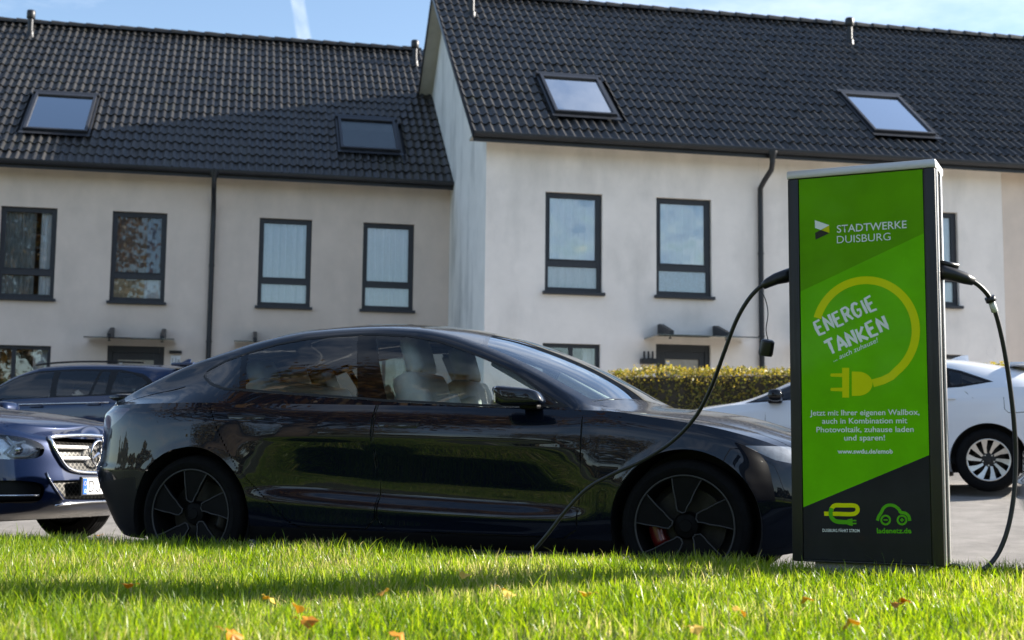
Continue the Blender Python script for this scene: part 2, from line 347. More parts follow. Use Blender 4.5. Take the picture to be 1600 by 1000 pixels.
def holed_wall(mb, u0, u1, z0, z1, holes, depth):
    us = sorted({u0, u1, *[h[0] for h in holes], *[h[1] for h in holes]}); zs = sorted({z0, z1, *[h[2] for h in holes], *[h[3] for h in holes]})
    for i in range(len(us) - 1):
        for j in range(len(zs) - 1):
            uc = (us[i] + us[i + 1]) / 2; zc = (zs[j] + zs[j + 1]) / 2
            if any(h[0] < uc < h[1] and h[2] < zc < h[3] for h in holes): continue
            mb.add([(us[i], 0, zs[j]), (us[i + 1], 0, zs[j]), (us[i + 1], 0, zs[j + 1]), (us[i], 0, zs[j + 1])], [(0, 1, 2, 3)])
    for a, b, c, d in holes:
        D = depth
        mb.add([(a, 0, c), (a, D, c), (a, D, d), (a, 0, d)], [(0, 1, 2, 3)]); mb.add([(b, 0, c), (b, 0, d), (b, D, d), (b, D, c)], [(0, 1, 2, 3)])
        mb.add([(a, 0, d), (a, D, d), (b, D, d), (b, 0, d)], [(0, 1, 2, 3)]); mb.add([(a, 0, c), (b, 0, c), (b, D, c), (a, D, c)], [(0, 1, 2, 3)])
def curtain_sheet(w, h, n=60, folds=9, amp=.018, seed=0):
    rnd = random.Random(seed); ph = rnd.uniform(0, 6); vs = []; fs = []
    for j in range(5):
        for i in range(n + 1):
            x = w * i / n; f = 2 * math.pi * folds * (x / w)
            y = amp * (math.sin(f + ph + .5 * math.sin(f * .37 + ph)) + .4 * math.sin(2.3 * f + ph)) * (.6 + .1 * j)
            vs.append((x, y, h * j / 4))
    for j in range(4):
        for i in range(n): a = j * (n + 1) + i; fs.append((a, a + 1, a + n + 2, a + n + 1))
    return MB().add(vs, fs)
def make_window(house, u, z0, z1, w, style, seed, label=None, wavy=False):
    """dark frame with a tall sash over a low fixed light; z0 = top of sill"""
    root = None; h = z1 - z0; y = .10; t = .062
    mb = MB()
    fr = [(0, .072, 0, h), (w - .085, w, 0, h)]
    zt = h - .075; zl1 = h - 1.245; zl0 = h - 1.36; zb = .085
    for a, b, c, d in fr: mb.bbox(((a + b) / 2, 0, (c + d) / 2), ((b - a) / 2, t / 2, (d - c) / 2), .006)
    for a, b, c, d in [(.072, w - .085, zt, h), (.072, w - .085, zl0, zl1), (.072, w - .085, 0, zb)]: mb.bbox(((a + b) / 2, 0, (c + d) / 2), ((b - a) / 2 + .001, t / 2 - .004, (d - c) / 2), .006)
    # sash profile standing proud round the upper light
    for a, b, c, d in [(.072, .098, zl1, zt), (w - .11, w - .085, zl1, zt), (.098, w - .11, zt - .022, zt), (.098, w - .11, zl1, zl1 + .022)]:
        mb.bbox(((a + b) / 2, -.012, (c + d) / 2), ((b - a) / 2, .026, (d - c) / 2), .004)
    win = mb.build('window', M['anthracite'], house); win.location = (u, y, z0)
    for c, d in ((zl1 + .02, zt - .02), (zb, zl0)):
        pm = MB().box(.08, -.004, c, w - .09, .004, d).build('pane', M['pane_wavy'] if wavy and d > 1 else (M['pane_soft'] if style in ('brown', 'grey') else M['pane']), win); pm.location = (0, 0, 0)
    s = MB().bbox((w / 2, -.075, -.03), (w / 2 + .045, .105, .028), .008).build('sill', M['anthracite'], win)
    def cur(mt, a, b, c, d, folds, sd_, amp=.016):
        o = curtain_sheet(b - a, d - c, folds=folds, seed=sd_, amp=amp).build('curtain', mt, win, smooth=True, fix=False); o.location = (a, .052, c)
    if style == 'white': cur(M['curtain_white'], .05, w - .05, .04, h - .03, 5 + seed % 5, seed, .03)
    elif style == 'grey': cur(M['curtain_grey'], .05, w * .62, .04, h - .03, 7, seed, .03); cur(M['curtain_white'], w * .70, w - .05, .04, h - .03, 3, seed + 1, .03)
    elif style == 'brown':
        cur(M['curtain_brown'], .05, w * .64, zl0, h - .03, 5, seed); cur(M['curtain_blue'], w * .64, w - .05, zl0, h - .03, 3, seed + 1)
        cur(M['flower'], .05, w * .62, .04, zl0 + .02, 2, seed, .004); cur(M['curtain_white'], w * .62, w - .05, .04, zl0 + .02, 2, seed + 3, .006)
    elif style == 'frost':
        cur(M['curtain_white'], .05, w - .05, zl0, h - .03, 6, seed, .02)
        MB().box(.06, .03, .05, w - .06, .034, zl0 + .03).build('privacy_film', M['frost'], win)
    elif style == 'dark':
        cur(M['curtain_grey'], w * .68, w - .05, .04, h - .03, 3, seed, .03)
    return win
def make_low_window(house, u0, u1, z0, z1, seed):
    w = u1 - u0; h = z1 - z0; mb = MB()
    for a, b, c, d in [(0, .07, 0, h), (w - .07, w, 0, h), (.07, w - .07, h - .07, h), (.07, w - .07, 0, .08), (w * .5 - .04, w * .5 + .04, .08, h - .07)]:
        mb.bbox(((a + b) / 2, 0, (c + d) / 2), ((b - a) / 2, .03, (d - c) / 2), .006)
    win = mb.build('window', M['anthracite'], house); win.location = (u0, .10, z0)
    for a, b in ((.07, w * .5 - .04), (w * .5 + .04, w - .07)): MB().box(a, -.004, .08, b, .004, h - .07).build('pane', M['pane'], win)
    MB().bbox((w / 2, -.075, -.03), (w / 2 + .045, .105, .028), .008).build('sill', M['anthracite'], win)
    o = curtain_sheet(w * .22, h, folds=2, seed=seed, amp=.03).build('curtain', M['curtain_white'], win, smooth=True, fix=False); o.location = (w * .74, .16, 0)
    return win
def make_door(house, u0, u1, z1):
    w = u1 - u0; mb = MB()
    for a, b, c, d in [(0, .09, 0, z1), (w - .09, w, 0, z1), (.09, w - .09, z1 - .13, z1)]: mb.bbox(((a + b) / 2, 0, (c + d) / 2), ((b - a) / 2, .04, (d - c) / 2), .008)
    dr = mb.build('door', M['anthracite'], house); dr.location = (u0, .10, 0)
    lf = MB()
    for a, b, c, d in [(.09, .20, .02, z1 - .13), (w - .20, w - .09, .02, z1 - .13), (.20, w - .20, z1 - .27, z1 - .13), (.20, w - .20, .02, .35)]: lf.bbox(((a + b) / 2, .012, (c + d) / 2), ((b - a) / 2, .03, (d - c) / 2), .006)
    lf.build('door_leaf', M['anthracite'], dr)
    MB().box(.20, .012, .35, w - .20, .02, z1 - .27).build('pane', M['doorpanel'], dr)
    MB().tube([(.16, -.03, .9), (.16, -.07, .95), (.16, -.07, 1.35), (.16, -.03, 1.4)], .012, 6).build('handle', M['zinc'], dr, smooth=True)
    MB().bbox((.26, .006, z1 - .33), (.035, .004, .03), .002).build('sticker', M['signwhite'], dr)
    return dr
def make_canopy(house, u0, u1, ub, z):
    g = MB().bbox(((u0 + u1) / 2, -.44, z), ((u1 - u0) / 2, .43, .011), .004).build('canopy', M['canopyglass'], house)
    for b in ub:
        k = MB().prism([(-.002, z + .27), (-.12, z + .27), (-.72, z + .09), (-.72, z + .02), (-.002, z + .02)], (.075, 0, 0), lambda a, c: (b, a, c)).build('bracket', M['zinc'], g)
        c2 = MB().lathe([(.028, 0), (.03, .015), (.012, .03)], 10, Matrix.Translation((b + .037, -.62, z - .045))).build('clamp', M['zinc'], g)
    return g
def roof_at(v): return 6.50 - HZ + TP * (v + OVH)          # roof surface height (local) above facade offset v
SB = Matrix.Rotation(PITCHR, 4, 'X')
def skylight_rect(vf, px):
    n = -TP * VV + np.array([0, 0, 1.0]); v0 = vf - OVH; d = 6.50 - TP * v0
    q = [onplane(x, y, n, d + .04) for x, y in px]
    us = [float(p @ UV) for p in q]; vv = [float(p @ VV) - vf for p in q]
    return (us[0] + us[3]) / 2, (us[1] + us[2]) / 2, (vv[3] + vv[2]) / 2, (vv[0] + vv[1]) / 2
def make_house(name, label, u0, u1, vf, walls, dz, wins, door, canopy, gw, sky_px, vent_px, gable_left=False, gable_right=False, pipe_u=None, tile0=0.0, roof_u=None, pipe_swan=False):
    base = UV * u0 + VV * vf
    H = empty(name, (base[0], base[1], HZ), PSI, label, 'house', 'terraced houses with black tiled roofs')
    W = u1 - u0; zt = 5.65 + dz - HZ; zs = 3.825 + dz - HZ
    holes = [(a - u0, a - u0 + 1.07, zs - .055, zt) for a, *_ in wins]
    if door: holes.append((door[0] - u0, door[1] - u0, .0, 2.93 + dz - HZ))
    if gw: holes.append((gw[0] - u0, gw[1] - u0, .95, 2.885 + dz - HZ))
    ztop = roof_at(0) - .05; mb = MB(); holed_wall(mb, 0, W, -.5, ztop, holes, .16)
    mb.build('front_wall', walls[0], H)
    D = 2 * (HALF - OVH); zr = roof_at(HALF - OVH) - .06
    side = [(0, -.5), (D, -.5), (D, ztop), (D / 2, zr), (0, ztop)]
    for x, nm, full in ((0.0, 'gable_wall', gable_left), (W, 'gable_wall', gable_right)):
        yo = .0015 if not full else 0.0
        mm = MB().add([(x + (yo if x == 0 else -yo), a + (.001 if not full else 0), b) for a, b in side], [(0, 1, 2, 3, 4)]); mm.build(nm if full else 'party_wall', walls[1] if full else M['room'], H, fix=False)
    MB().add([(0, D, -.5), (W, D, -.5), (W, D, ztop), (0, D, ztop)], [(0, 1, 2, 3)]).build('back_wall', walls[0], H, fix=False)
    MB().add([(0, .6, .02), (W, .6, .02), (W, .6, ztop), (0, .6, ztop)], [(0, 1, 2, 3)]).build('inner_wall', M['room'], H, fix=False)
    # roof: boarded deck under the tiles, then every tile a piece of its own
    ru0, ru1 = roof_u if roof_u else (0.0, W)
    zr2 = roof_at(HALF - OVH)
    deck = MB().add([(ru0, -OVH + .04, roof_at(-OVH + .04) - .05), (ru1, -OVH + .04, roof_at(-OVH + .04) - .05), (ru1, HALF - OVH, zr2 - .05), (ru0, HALF - OVH, zr2 - .05), (ru1, D + OVH, roof_at(-OVH) - .05), (ru0, D + OVH, roof_at(-OVH) - .05)], [(0, 1, 2, 3), (3, 2, 4, 5)])
    roof = deck.build('roof', M['black'], H, fix=False)
    rects = [skylight_rect(vf, sky_px)] if sky_px else []
    rects = [(a - u0, b - u0, c, d) for a, b, c, d in rects]
    nrow = int(SLOPE / TEXP) + 1; rnd = random.Random(hash(name) % 1000 + int(u0 * 10))
    k0 = math.ceil((ru0 + u0 - tile0) / TW - .5 - 1e-6); k1 = math.floor((ru1 + u0 - tile0) / TW - .5 + 1e-6)
    for k in range(k0, k1 + 1):
        x = tile0 + k * TW - u0
        if x + TW > ru1 + .17: continue
        for r in range(nrow):
            s = r * TEXP - .05; v = -OVH + s * math.cos(PITCHR)
            if s > SLOPE - .12: continue
            xc = x + TW / 2; vc = v + .2 * math.cos(PITCHR)
            if any(a - .03 < xc < b + .03 and c - .06 < vc < d + .06 for a, b, c, d in rects): continue
            o = bpy.data.objects.new('roof_tile', TILE); COL.objects.link(o); o.parent = roof
            o.location = (x, v + rnd.uniform(-.006, .006), roof_at(v) + rnd.uniform(-.003, .003)); o.rotation_euler = (PITCHR + rnd.uniform(-.006, .006), rnd.uniform(-.006, .006), rnd.uniform(-.004, .004))
    nr = int((ru1 - ru0) / .40) + 1
    for k in range(nr + 1):
        x = min(ru0 + k * .40, ru1 - .425)
        if k and x <= ru0 + (k - 1) * .40 + .02: continue
        o = bpy.data.objects.new('ridge_tile', RIDGE); COL.objects.link(o); o.parent = roof; o.location = (x, HALF - OVH, zr2 + .015); o.rotation_euler = (0, rnd.uniform(-.01, .01), rnd.uniform(-.012, .012))
    # gutter with soffit board
    gp = []
    for a in np.linspace(math.pi * .98, 2 * math.pi * 1.01, 9): gp.append((-OVH - .06 + .065 * math.cos(a), roof_at(-OVH) - .015 + .08 * math.sin(a)))
    gp2 = [(a * 1.0, b + .006) for a, b in reversed([(-OVH - .06 + .060 * math.cos(a), roof_at(-OVH) - .015 + .074 * math.sin(a)) for a in np.linspace(math.pi * .98, 2 * math.pi * 1.01, 9)])]
    MB().prism(gp + gp2, (ru1 - ru0, 0, 0), lambda a, b: (ru0, a, b)).build('gutter', M['zinc'], H)
    MB().box(ru0, -OVH + .03, roof_at(0) - .42, ru1, -.003, roof_at(0) - .38).build('soffit', M['soffit'], H)
    MB().box(ru0, -OVH + .006, roof_at(-OVH) - .16, ru1, -OVH + .028, roof_at(-OVH) - .0).build('fascia', M['zinc'], H)
    for i, (a, style, *lb) in enumerate(wins):
        w_ = make_window(H, a - u0, zs, zt, 1.07, style, int(a * 7) % 50 + i, wavy=(u0 == UG))
        if lb: w_['label'] = lb[0]
    if door:
        make_door(H, door[0] - u0, door[1] - u0, 2.93 + dz - HZ)
        make_canopy(H, canopy[0] - u0, canopy[1] - u0, [b - u0 for b in canopy[2]], 3.01 + dz - HZ)
        MB().bbox(((door[0] + door[1]) / 2 - u0, -.55, -.03), (.75, .54, .045), .01).build('doorstep', M['paving'], H)
    if gw: make_low_window(H, gw[0] - u0, gw[1] - u0, 1.0, 2.885 + dz - HZ, int(u0 * 3) % 20)
    for a, b, c, d in rects:
        # roof window: dark casing, glazed sash and metal apron
        fw = .062; mb = MB(); hh = (d - c) / math.cos(PITCHR); ww = b - a
        for p, q, e, f in [(0, fw, 0, hh), (ww - fw, ww, 0, hh), (fw, ww - fw, 0, fw), (fw, ww - fw, hh - .11, hh)]: mb.bbox(((p + q) / 2, (e + f) / 2, .035), ((q - p) / 2, (f - e) / 2, .038), .008)
        skw = mb.build('skylight', M['anthracite'], roof); skw.location = (a, c, roof_at(c) + .055); skw.rotation_euler = (PITCHR, 0, 0)
        MB().box(fw - .01, fw - .01, .028, ww - fw + .01, hh - .10, .036).build('pane', M['roofpane_dull'] if abs(u0 + .699) < .01 else M['roofpane'], skw)
        MB().box(fw, hh * .66, .0, ww - fw, hh - .15, .01).build('blind', M['curtain_grey'], skw)
        MB().box(.0, .0, -.16, ww, hh, -.14).build('lining', M['curtain_white'], skw)
        MB().add([(-.06, .0, .016), (ww + .06, 0, .016), (ww + .07, -.17, .036), (-.07, -.17, .036)], [(0, 1, 2, 3)]).build('apron', M['zinc'], skw, fix=False)
        for sx in (-.07, ww + .0): MB().bbox((sx + .035, hh / 2, .006), (.024, hh / 2 + .03, .02), .008).build('flashing', M['zinc'], skw)
        MB().bbox((ww / 2, hh + .05, .03), (ww / 2 + .06, .06, .045), .012).build('hood', M['zinc'], skw)
    if vent_px:
        n = -TP * VV + np.array([0, 0, 1.0]); q = onplane(*vent_px, n, 6.52 - TP * (vf - OVH)); uu, v = float(q @ UV) - u0, float(q @ VV) - vf
        vp = MB().lathe([(.0, .62), (.085, .62), (.10, .60), (.10, .44), (.085, .42), (.062, .42), (.062, .12), (.085, .10), (.085, .02), (.12, -.05), (.12, -.12)], 14).build('vent_pipe', M['zinc'], roof, angle=40); vp.location = (uu, v, roof_at(v))
    if pipe_u is not None:
        x = pipe_u - u0; zt2 = roof_at(-OVH) - .1
        pts = [(x, -OVH - .06, zt2), (x, -OVH - .06, zt2 - .16), (x, -OVH + .06, zt2 - .32), (x, -.16, zt2 - .46), (x, -.085, zt2 - .60), (x, -.075, zt2 - .8), (x, -.075, 1.0), (x, -.075, -.1)]
        if pipe_swan: pts = [(x + .07, -OVH - .06, zt2), (x + .07, -OVH - .06, zt2 - .16), (x + .07, -OVH, zt2 - .28), (x + .03, -.2, zt2 - .44), (x, -.085, zt2 - .56), (x, -.075, zt2 - .8), (x, -.075, 1.0), (x, -.075, -.1)]
        dp = MB().tube(pts, .05, 12).build('downpipe', M['zinc'], H, smooth=True)
        p0 = pts[0]
        MB().lathe([(.052, -.14), (.055, -.08), (.10, .03), (.10, .05)], 12, Matrix.Translation((p0[0], p0[1], p0[2]))).build('hopper', M['zinc'], dp, angle=40)
        for z in (1.1, 2.35, 3.9):
            MB().lathe([(.052, 0), (.06, .004), (.06, .035), (.052, .04)], 12, Matrix.Translation((x, -.075, z))).build('pipe_clip', M['zinc'], dp, angle=40)
    return H, roof
houses = []
hA = make_house('terraced_house', 'beige terraced house with a brown curtain in its window, beside the dark downpipe', -6.40, -.70, VL, (M['beige'], M['beige']), 0.0, [(-4.81, 'grey'), (-2.68, 'brown')], (-2.67, -1.57), (-3.04, -1.34, (-2.62, -1.62)), (-5.15, -3.74), [(54.6, 150), (150, 153), (138, 211), (37, 205)], (47, 55), gable_left=True, pipe_u=-.70, tile0=-.70)
hB = make_house('terraced_house', 'beige terraced house with white sheer curtains, built against the taller-standing gable wall', -.699, UG - .003, VL, (M['beige'], M['beige']), 0.0, [(.23, 'white'), (2.36, 'white')], (.2, 1.3), (-.2, 1.62, (.17, 1.25)), (2.3, 3.4), [(529, 188), (615, 191), (626, 239), (531, 236)], (648, 100), tile0=-.70, roof_u=(0.0, UG - .003 + .699))
hC = make_house('terraced_house', 'white terraced house with algae-streaked gable wall and triangular canopy brackets', UG, 9.39, VRR, (M['white'], M['gablewhite']), -.06, [(5.28, 'white'), (7.38, 'frost')], (7.37, 8.42), (7.14, 9.04, (7.40, 8.46)), (5.25, 6.32), [(841, 121), (935, 127), (961, 183), (869, 181)], (737, 25), gable_left=True, pipe_u=9.39, tile0=3.86, roof_u=(3.86 - UG, 9.39 - UG), pipe_swan=True)
hD = make_house('terraced_house', 'white terraced house behind the charging station, with a round wall vent', 9.391, 14.43, VRR, (M['white'], M['white']), -.06, [(10.33, 'white'), (12.40, 'white')], (10.4, 11.5), (10.0, 11.9, (10.4, 11.44)), (12.50, 13.50), [(1316, 150), (1406, 154), (1454, 212), (1364, 211)], (1328, 68), tile0=3.86)
hE = make_house('terraced_house', 'beige terraced house at the end of the row, beyond the white hatchback', 14.431, 19.5, VRR, (M['beige'], M['beige']), -.06, [(15.4, 'white'), (17.5, 'white')], None, None, None, None, None, gable_right=True, tile0=3.86)
# verge of the gable end: soffit boards and edge trim (front and back slope)
HC_, rC = hC
x0 = 3.86 - UG
for sgn, nm in ((1, 'verge'), (-1, 'verge')):
    if sgn == 1: a = (-OVH, roof_at(-OVH)); b = (HALF - OVH, roof_at(HALF - OVH))
    else: a = (2 * HALF - OVH, roof_at(-OVH)); b = (HALF - OVH, roof_at(HALF - OVH))
    MB().add([(x0 - .015, a[0], a[1] + .035), (x0 - .015, b[0], b[1] + .035), (x0 - .015, b[0], b[1] - .10), (x0 - .015, a[0], a[1] - .10), (x0 + .012, a[0], a[1] + .035), (x0 + .012, b[0], b[1] + .035), (x0 + .012, b[0], b[1] - .10), (x0 + .012, a[0], a[1] - .10)],
             [(0, 1, 2, 3), (4, 7, 6, 5), (0, 4, 5, 1), (3, 2, 6, 7), (0, 3, 7, 4), (1, 5, 6, 2)]).build('verge_board', M['zinc'], HC_)
    MB().add([(x0 + .012, a[0], a[1] - .075), (x0 + .012, b[0], b[1] - .075), (-.004, b[0], b[1] - .075), (-.004, a[0], a[1] - .075)], [(0, 1, 2, 3)]).build('verge_soffit', M['soffit'], HC_, fix=False)
# wall furniture
lampn = MB().bbox((-1.345 + 6.40, -.05, 2.14), (.12, .05, .028), .01).build('wall_lamp', M['black'], hA[0])
pl = MB().bbox((-1.345 + 6.40, -.012, 1.98), (.095, .010, .095), .004).build('house_number_plate', M['signwhite'], hA[0])
mbx = MB().bbox((7.20 - UG, -.08, 1.75 + .1), (.14, .08, .05), .012).build('lantern', M['zinc'], HC_)
for k in range(3): MB().lathe([(.018, 0), (.018, .13), (.0, .135)], 8, Matrix.Translation((7.12 + k * .08 - UG, -.09, 1.90))).build('candle_holder', M['zinc'], mbx)
MB().lathe([(0, -.03), (.085, -.028), (.10, -.01), (.10, .0)], 20, Matrix.Translation((14.1 - 9.391, -.002, 2.90 - HZ)) @ Matrix.Rotation(R(-90), 4, 'X') @ Matrix.Rotation(math.pi, 4, 'X')).build('wall_vent', M['zinc'], hD[0], angle=40)
def text_mesh(s, size=1.0, bold=0.0, shear=0.0, align='LEFT', space=1.0):
    cu = bpy.data.curves.new('txt', 'FONT'); cu.body = s; cu.size = size; cu.offset = bold; cu.shear = shear; cu.align_x = align; cu.space_character = space; cu.resolution_u = 4
    o = bpy.data.objects.new('txt', cu); COL.objects.link(o)
    dg = bpy.context.evaluated_depsgraph_get(); dg.update()
    me = bpy.data.meshes.new_from_object(o.evaluated_get(dg)); bpy.data.objects.remove(o); bpy.data.curves.remove(cu)
    me.materials.clear(); return me
tm = text_mesh('11a', .12); M['ink'] = mat('black_print', (.02, .02, .025), rough=.5)
to = link('house_number', tm, M['ink'], pl); to.location = (-1.43 + 6.40, -.0235, 1.94); to.rotation_euler = (R(90), 0, 0)
# ================================================================== CAR BODY TOOLKIT
def tab(*pairs):
    """smooth curve through (x, value) pairs (monotone cubic)"""
    p = sorted(pairs); xs = np.array([a for a, _ in p], float); ys = np.array([b for _, b in p], float)
    h = np.diff(xs); dl = np.diff(ys) / h; m = np.zeros_like(xs)
    for i in range(1, len(xs) - 1):
        if dl[i - 1] * dl[i] > 0:
            w1, w2 = 2 * h[i] + h[i - 1], h[i] + 2 * h[i - 1]; m[i] = (w1 + w2) / (w1 / dl[i - 1] + w2 / dl[i])
    m[0], m[-1] = dl[0], dl[-1]
    def f(x):
        x = np.clip(np.asarray(x, float), xs[0], xs[-1]); i = np.clip(np.searchsorted(xs, x) - 1, 0, len(h) - 1)
        t = (x - xs[i]) / h[i]
        return (2 * t**3 - 3 * t**2 + 1) * ys[i] + (t**3 - 2 * t**2 + t) * h[i] * m[i] + (-2 * t**3 + 3 * t**2) * ys[i + 1] + (t**3 - t**2) * h[i] * m[i + 1]
    return f
class Sh:
    def __init__(s, V, N, T): s.V, s.N, s.T = V, N, T
    @property
    def x(s): return s.V[:, 0]
    @property
    def y(s): return s.V[:, 1]
    @property
    def z(s): return s.V[:, 2]
def grid_shell(P, out=None):
    nu, nv, _ = P.shape
    du = np.gradient(P, axis=0); dv = np.gradient(P, axis=1); N = np.cross(du, dv); L = np.linalg.norm(N, axis=2, keepdims=True); 
    N = N / np.maximum(L, 1e-9)
    idx = np.arange(nu * nv).reshape(nu, nv); a, b, c, d = idx[:-1, :-1].ravel(), idx[1:, :-1].ravel(), idx[1:, 1:].ravel(), idx[:-1, 1:].ravel()
    T = np.concatenate([np.stack([a, b, c], 1), np.stack([a, c, d], 1)])
    V = P.reshape(-1, 3); N = N.reshape(-1, 3)
    if out is not None:
        dots = ((V - np.asarray(out)) * N).sum(1)
        if np.median(dots) < 0: N = -N; T = T[:, ::-1]
    # degenerate normals: borrow from neighbours
    bad = (np.linalg.norm(N, axis=1) < .5)
    if bad.any(): N[bad] = np.array([0, 0, 1.0])
    return Sh(V, N, T)
def split(sh, f):
    f = np.asarray(f, float); f = np.where(np.abs(f) < 1e-7, 1e-7, f); s = f < 0
    st = s[sh.T]; cnt = st.sum(1)
    Tin = [sh.T[cnt == 3]]; Tout = [sh.T[cnt == 0]]
    V, N = [sh.V], [sh.N]; nb = len(sh.V); cache = {}; nv = []; nn = []
    def cut(a, b):
        nonlocal nb
        k = (a, b) if a < b else (b, a)
        if k not in cache:
            t = f[a] / (f[a] - f[b]); nv.append(sh.V[a] + (sh.V[b] - sh.V[a]) * t); q = sh.N[a] + (sh.N[b] - sh.N[a]) * t; nn.append(q / max(np.linalg.norm(q), 1e-9)); cache[k] = nb; nb += 1
        return cache[k]
    ti, to = [], []
    for tri in sh.T[(cnt == 1) | (cnt == 2)]:
        for want, dst in ((True, ti), (False, to)):
            poly = []
            for i in range(3):
                a, b = int(tri[i]), int(tri[(i + 1) % 3])
                if s[a] == want: poly.append(a)
                if s[a] != s[b]: poly.append(cut(a, b))
            for i in range(1, len(poly) - 1): dst.append((poly[0], poly[i], poly[i + 1]))
    if nv: V.append(np.array(nv)); N.append(np.array(nn))
    V = np.concatenate(V); N = np.concatenate(N)
    def pack(parts, extra):
        T = np.concatenate(parts + ([np.array(extra, int)] if extra else [])) if (len(parts[0]) or extra) else np.zeros((0, 3), int)
        if len(T) == 0: return Sh(np.zeros((0, 3)), np.zeros((0, 3)), T)
        u, inv = np.unique(T, return_inverse=True); return Sh(V[u], N[u], inv.reshape(-1, 3))
    return pack(Tin, ti), pack(Tout, to)
def sdf(poly, x, z):
    """signed distance (inside negative) to a closed outline"""
    P = np.array(poly, float); x = np.asarray(x); z = np.asarray(z); dmin = np.full(x.shape, 1e9); ins = np.zeros(x.shape, bool)
    for i in range(len(P)):
        a, b = P[i], P[(i + 1) % len(P)]; e = b - a; t = np.clip(((x - a[0]) * e[0] + (z - a[1]) * e[1]) / max(e @ e, 1e-12), 0, 1)
        dmin = np.minimum(dmin, np.hypot(x - a[0] - t * e[0], z - a[1] - t * e[1]))
        c = ((a[1] > z) != (b[1] > z)) & (x < (b[0] - a[0]) * (z - a[1]) / ((b[1] - a[1]) if abs(b[1] - a[1]) > 1e-12 else 1e-12) + a[0]); ins ^= c
    return np.where(ins, -dmin, dmin)
def mirror(sh): 
    return Sh(sh.V * [1, -1, 1], sh.N * [1, -1, 1], sh.T[:, ::-1])
def shift(sh, d): return Sh(sh.V + sh.N * d, sh.N, sh.T)
def emit(name, shells, material, parent):
    shells = [s for s in shells if len(s.T)]
    if not shells: return None
    if name == 'shut_line':
        for s in shells:
            lab = np.arange(len(s.V))
            while True:
                m_ = lab[s.T].min(1); new = lab.copy(); np.minimum.at(new, s.T.ravel(), np.repeat(m_, 3)); new = new[new]
                if (new == lab).all(): break
                lab = new
            for c_ in np.unique(lab[s.T[:, 0]]):
                T_ = s.T[lab[s.T[:, 0]] == c_]; u_, inv_ = np.unique(T_, return_inverse=True); q = s.V[u_]
                if np.ptp(q, axis=0).max() > .05: npmesh('shut_line', q, inv_.reshape(-1, 3), material, parent, smooth=True, N=s.N[u_])
        return None
    V = []; N = []; T = []; b = 0
    for s in shells: V.append(s.V); N.append(s.N); T.append(s.T + b); b += len(s.V)
    return npmesh(name, np.concatenate(V), np.concatenate(T), material, parent, smooth=True, N=np.concatenate(N))
def resample(poly, n=6):
    """round an outline: Catmull-Rom through its corners"""
    P = [np.array(p, float) for p in poly]; out = []; m = len(P)
    for i in range(m):
        p0, p1, p2, p3 = P[i - 1], P[i], P[(i + 1) % m], P[(i + 2) % m]
        for k in range(n):
            t = k / n; out.append(tuple(.5 * ((2 * p1) + (-p0 + p2) * t + (2 * p0 - 5 * p1 + 4 * p2 - p3) * t**2 + (-p0 + 3 * p1 - 3 * p2 + p3) * t**3)))
    return out
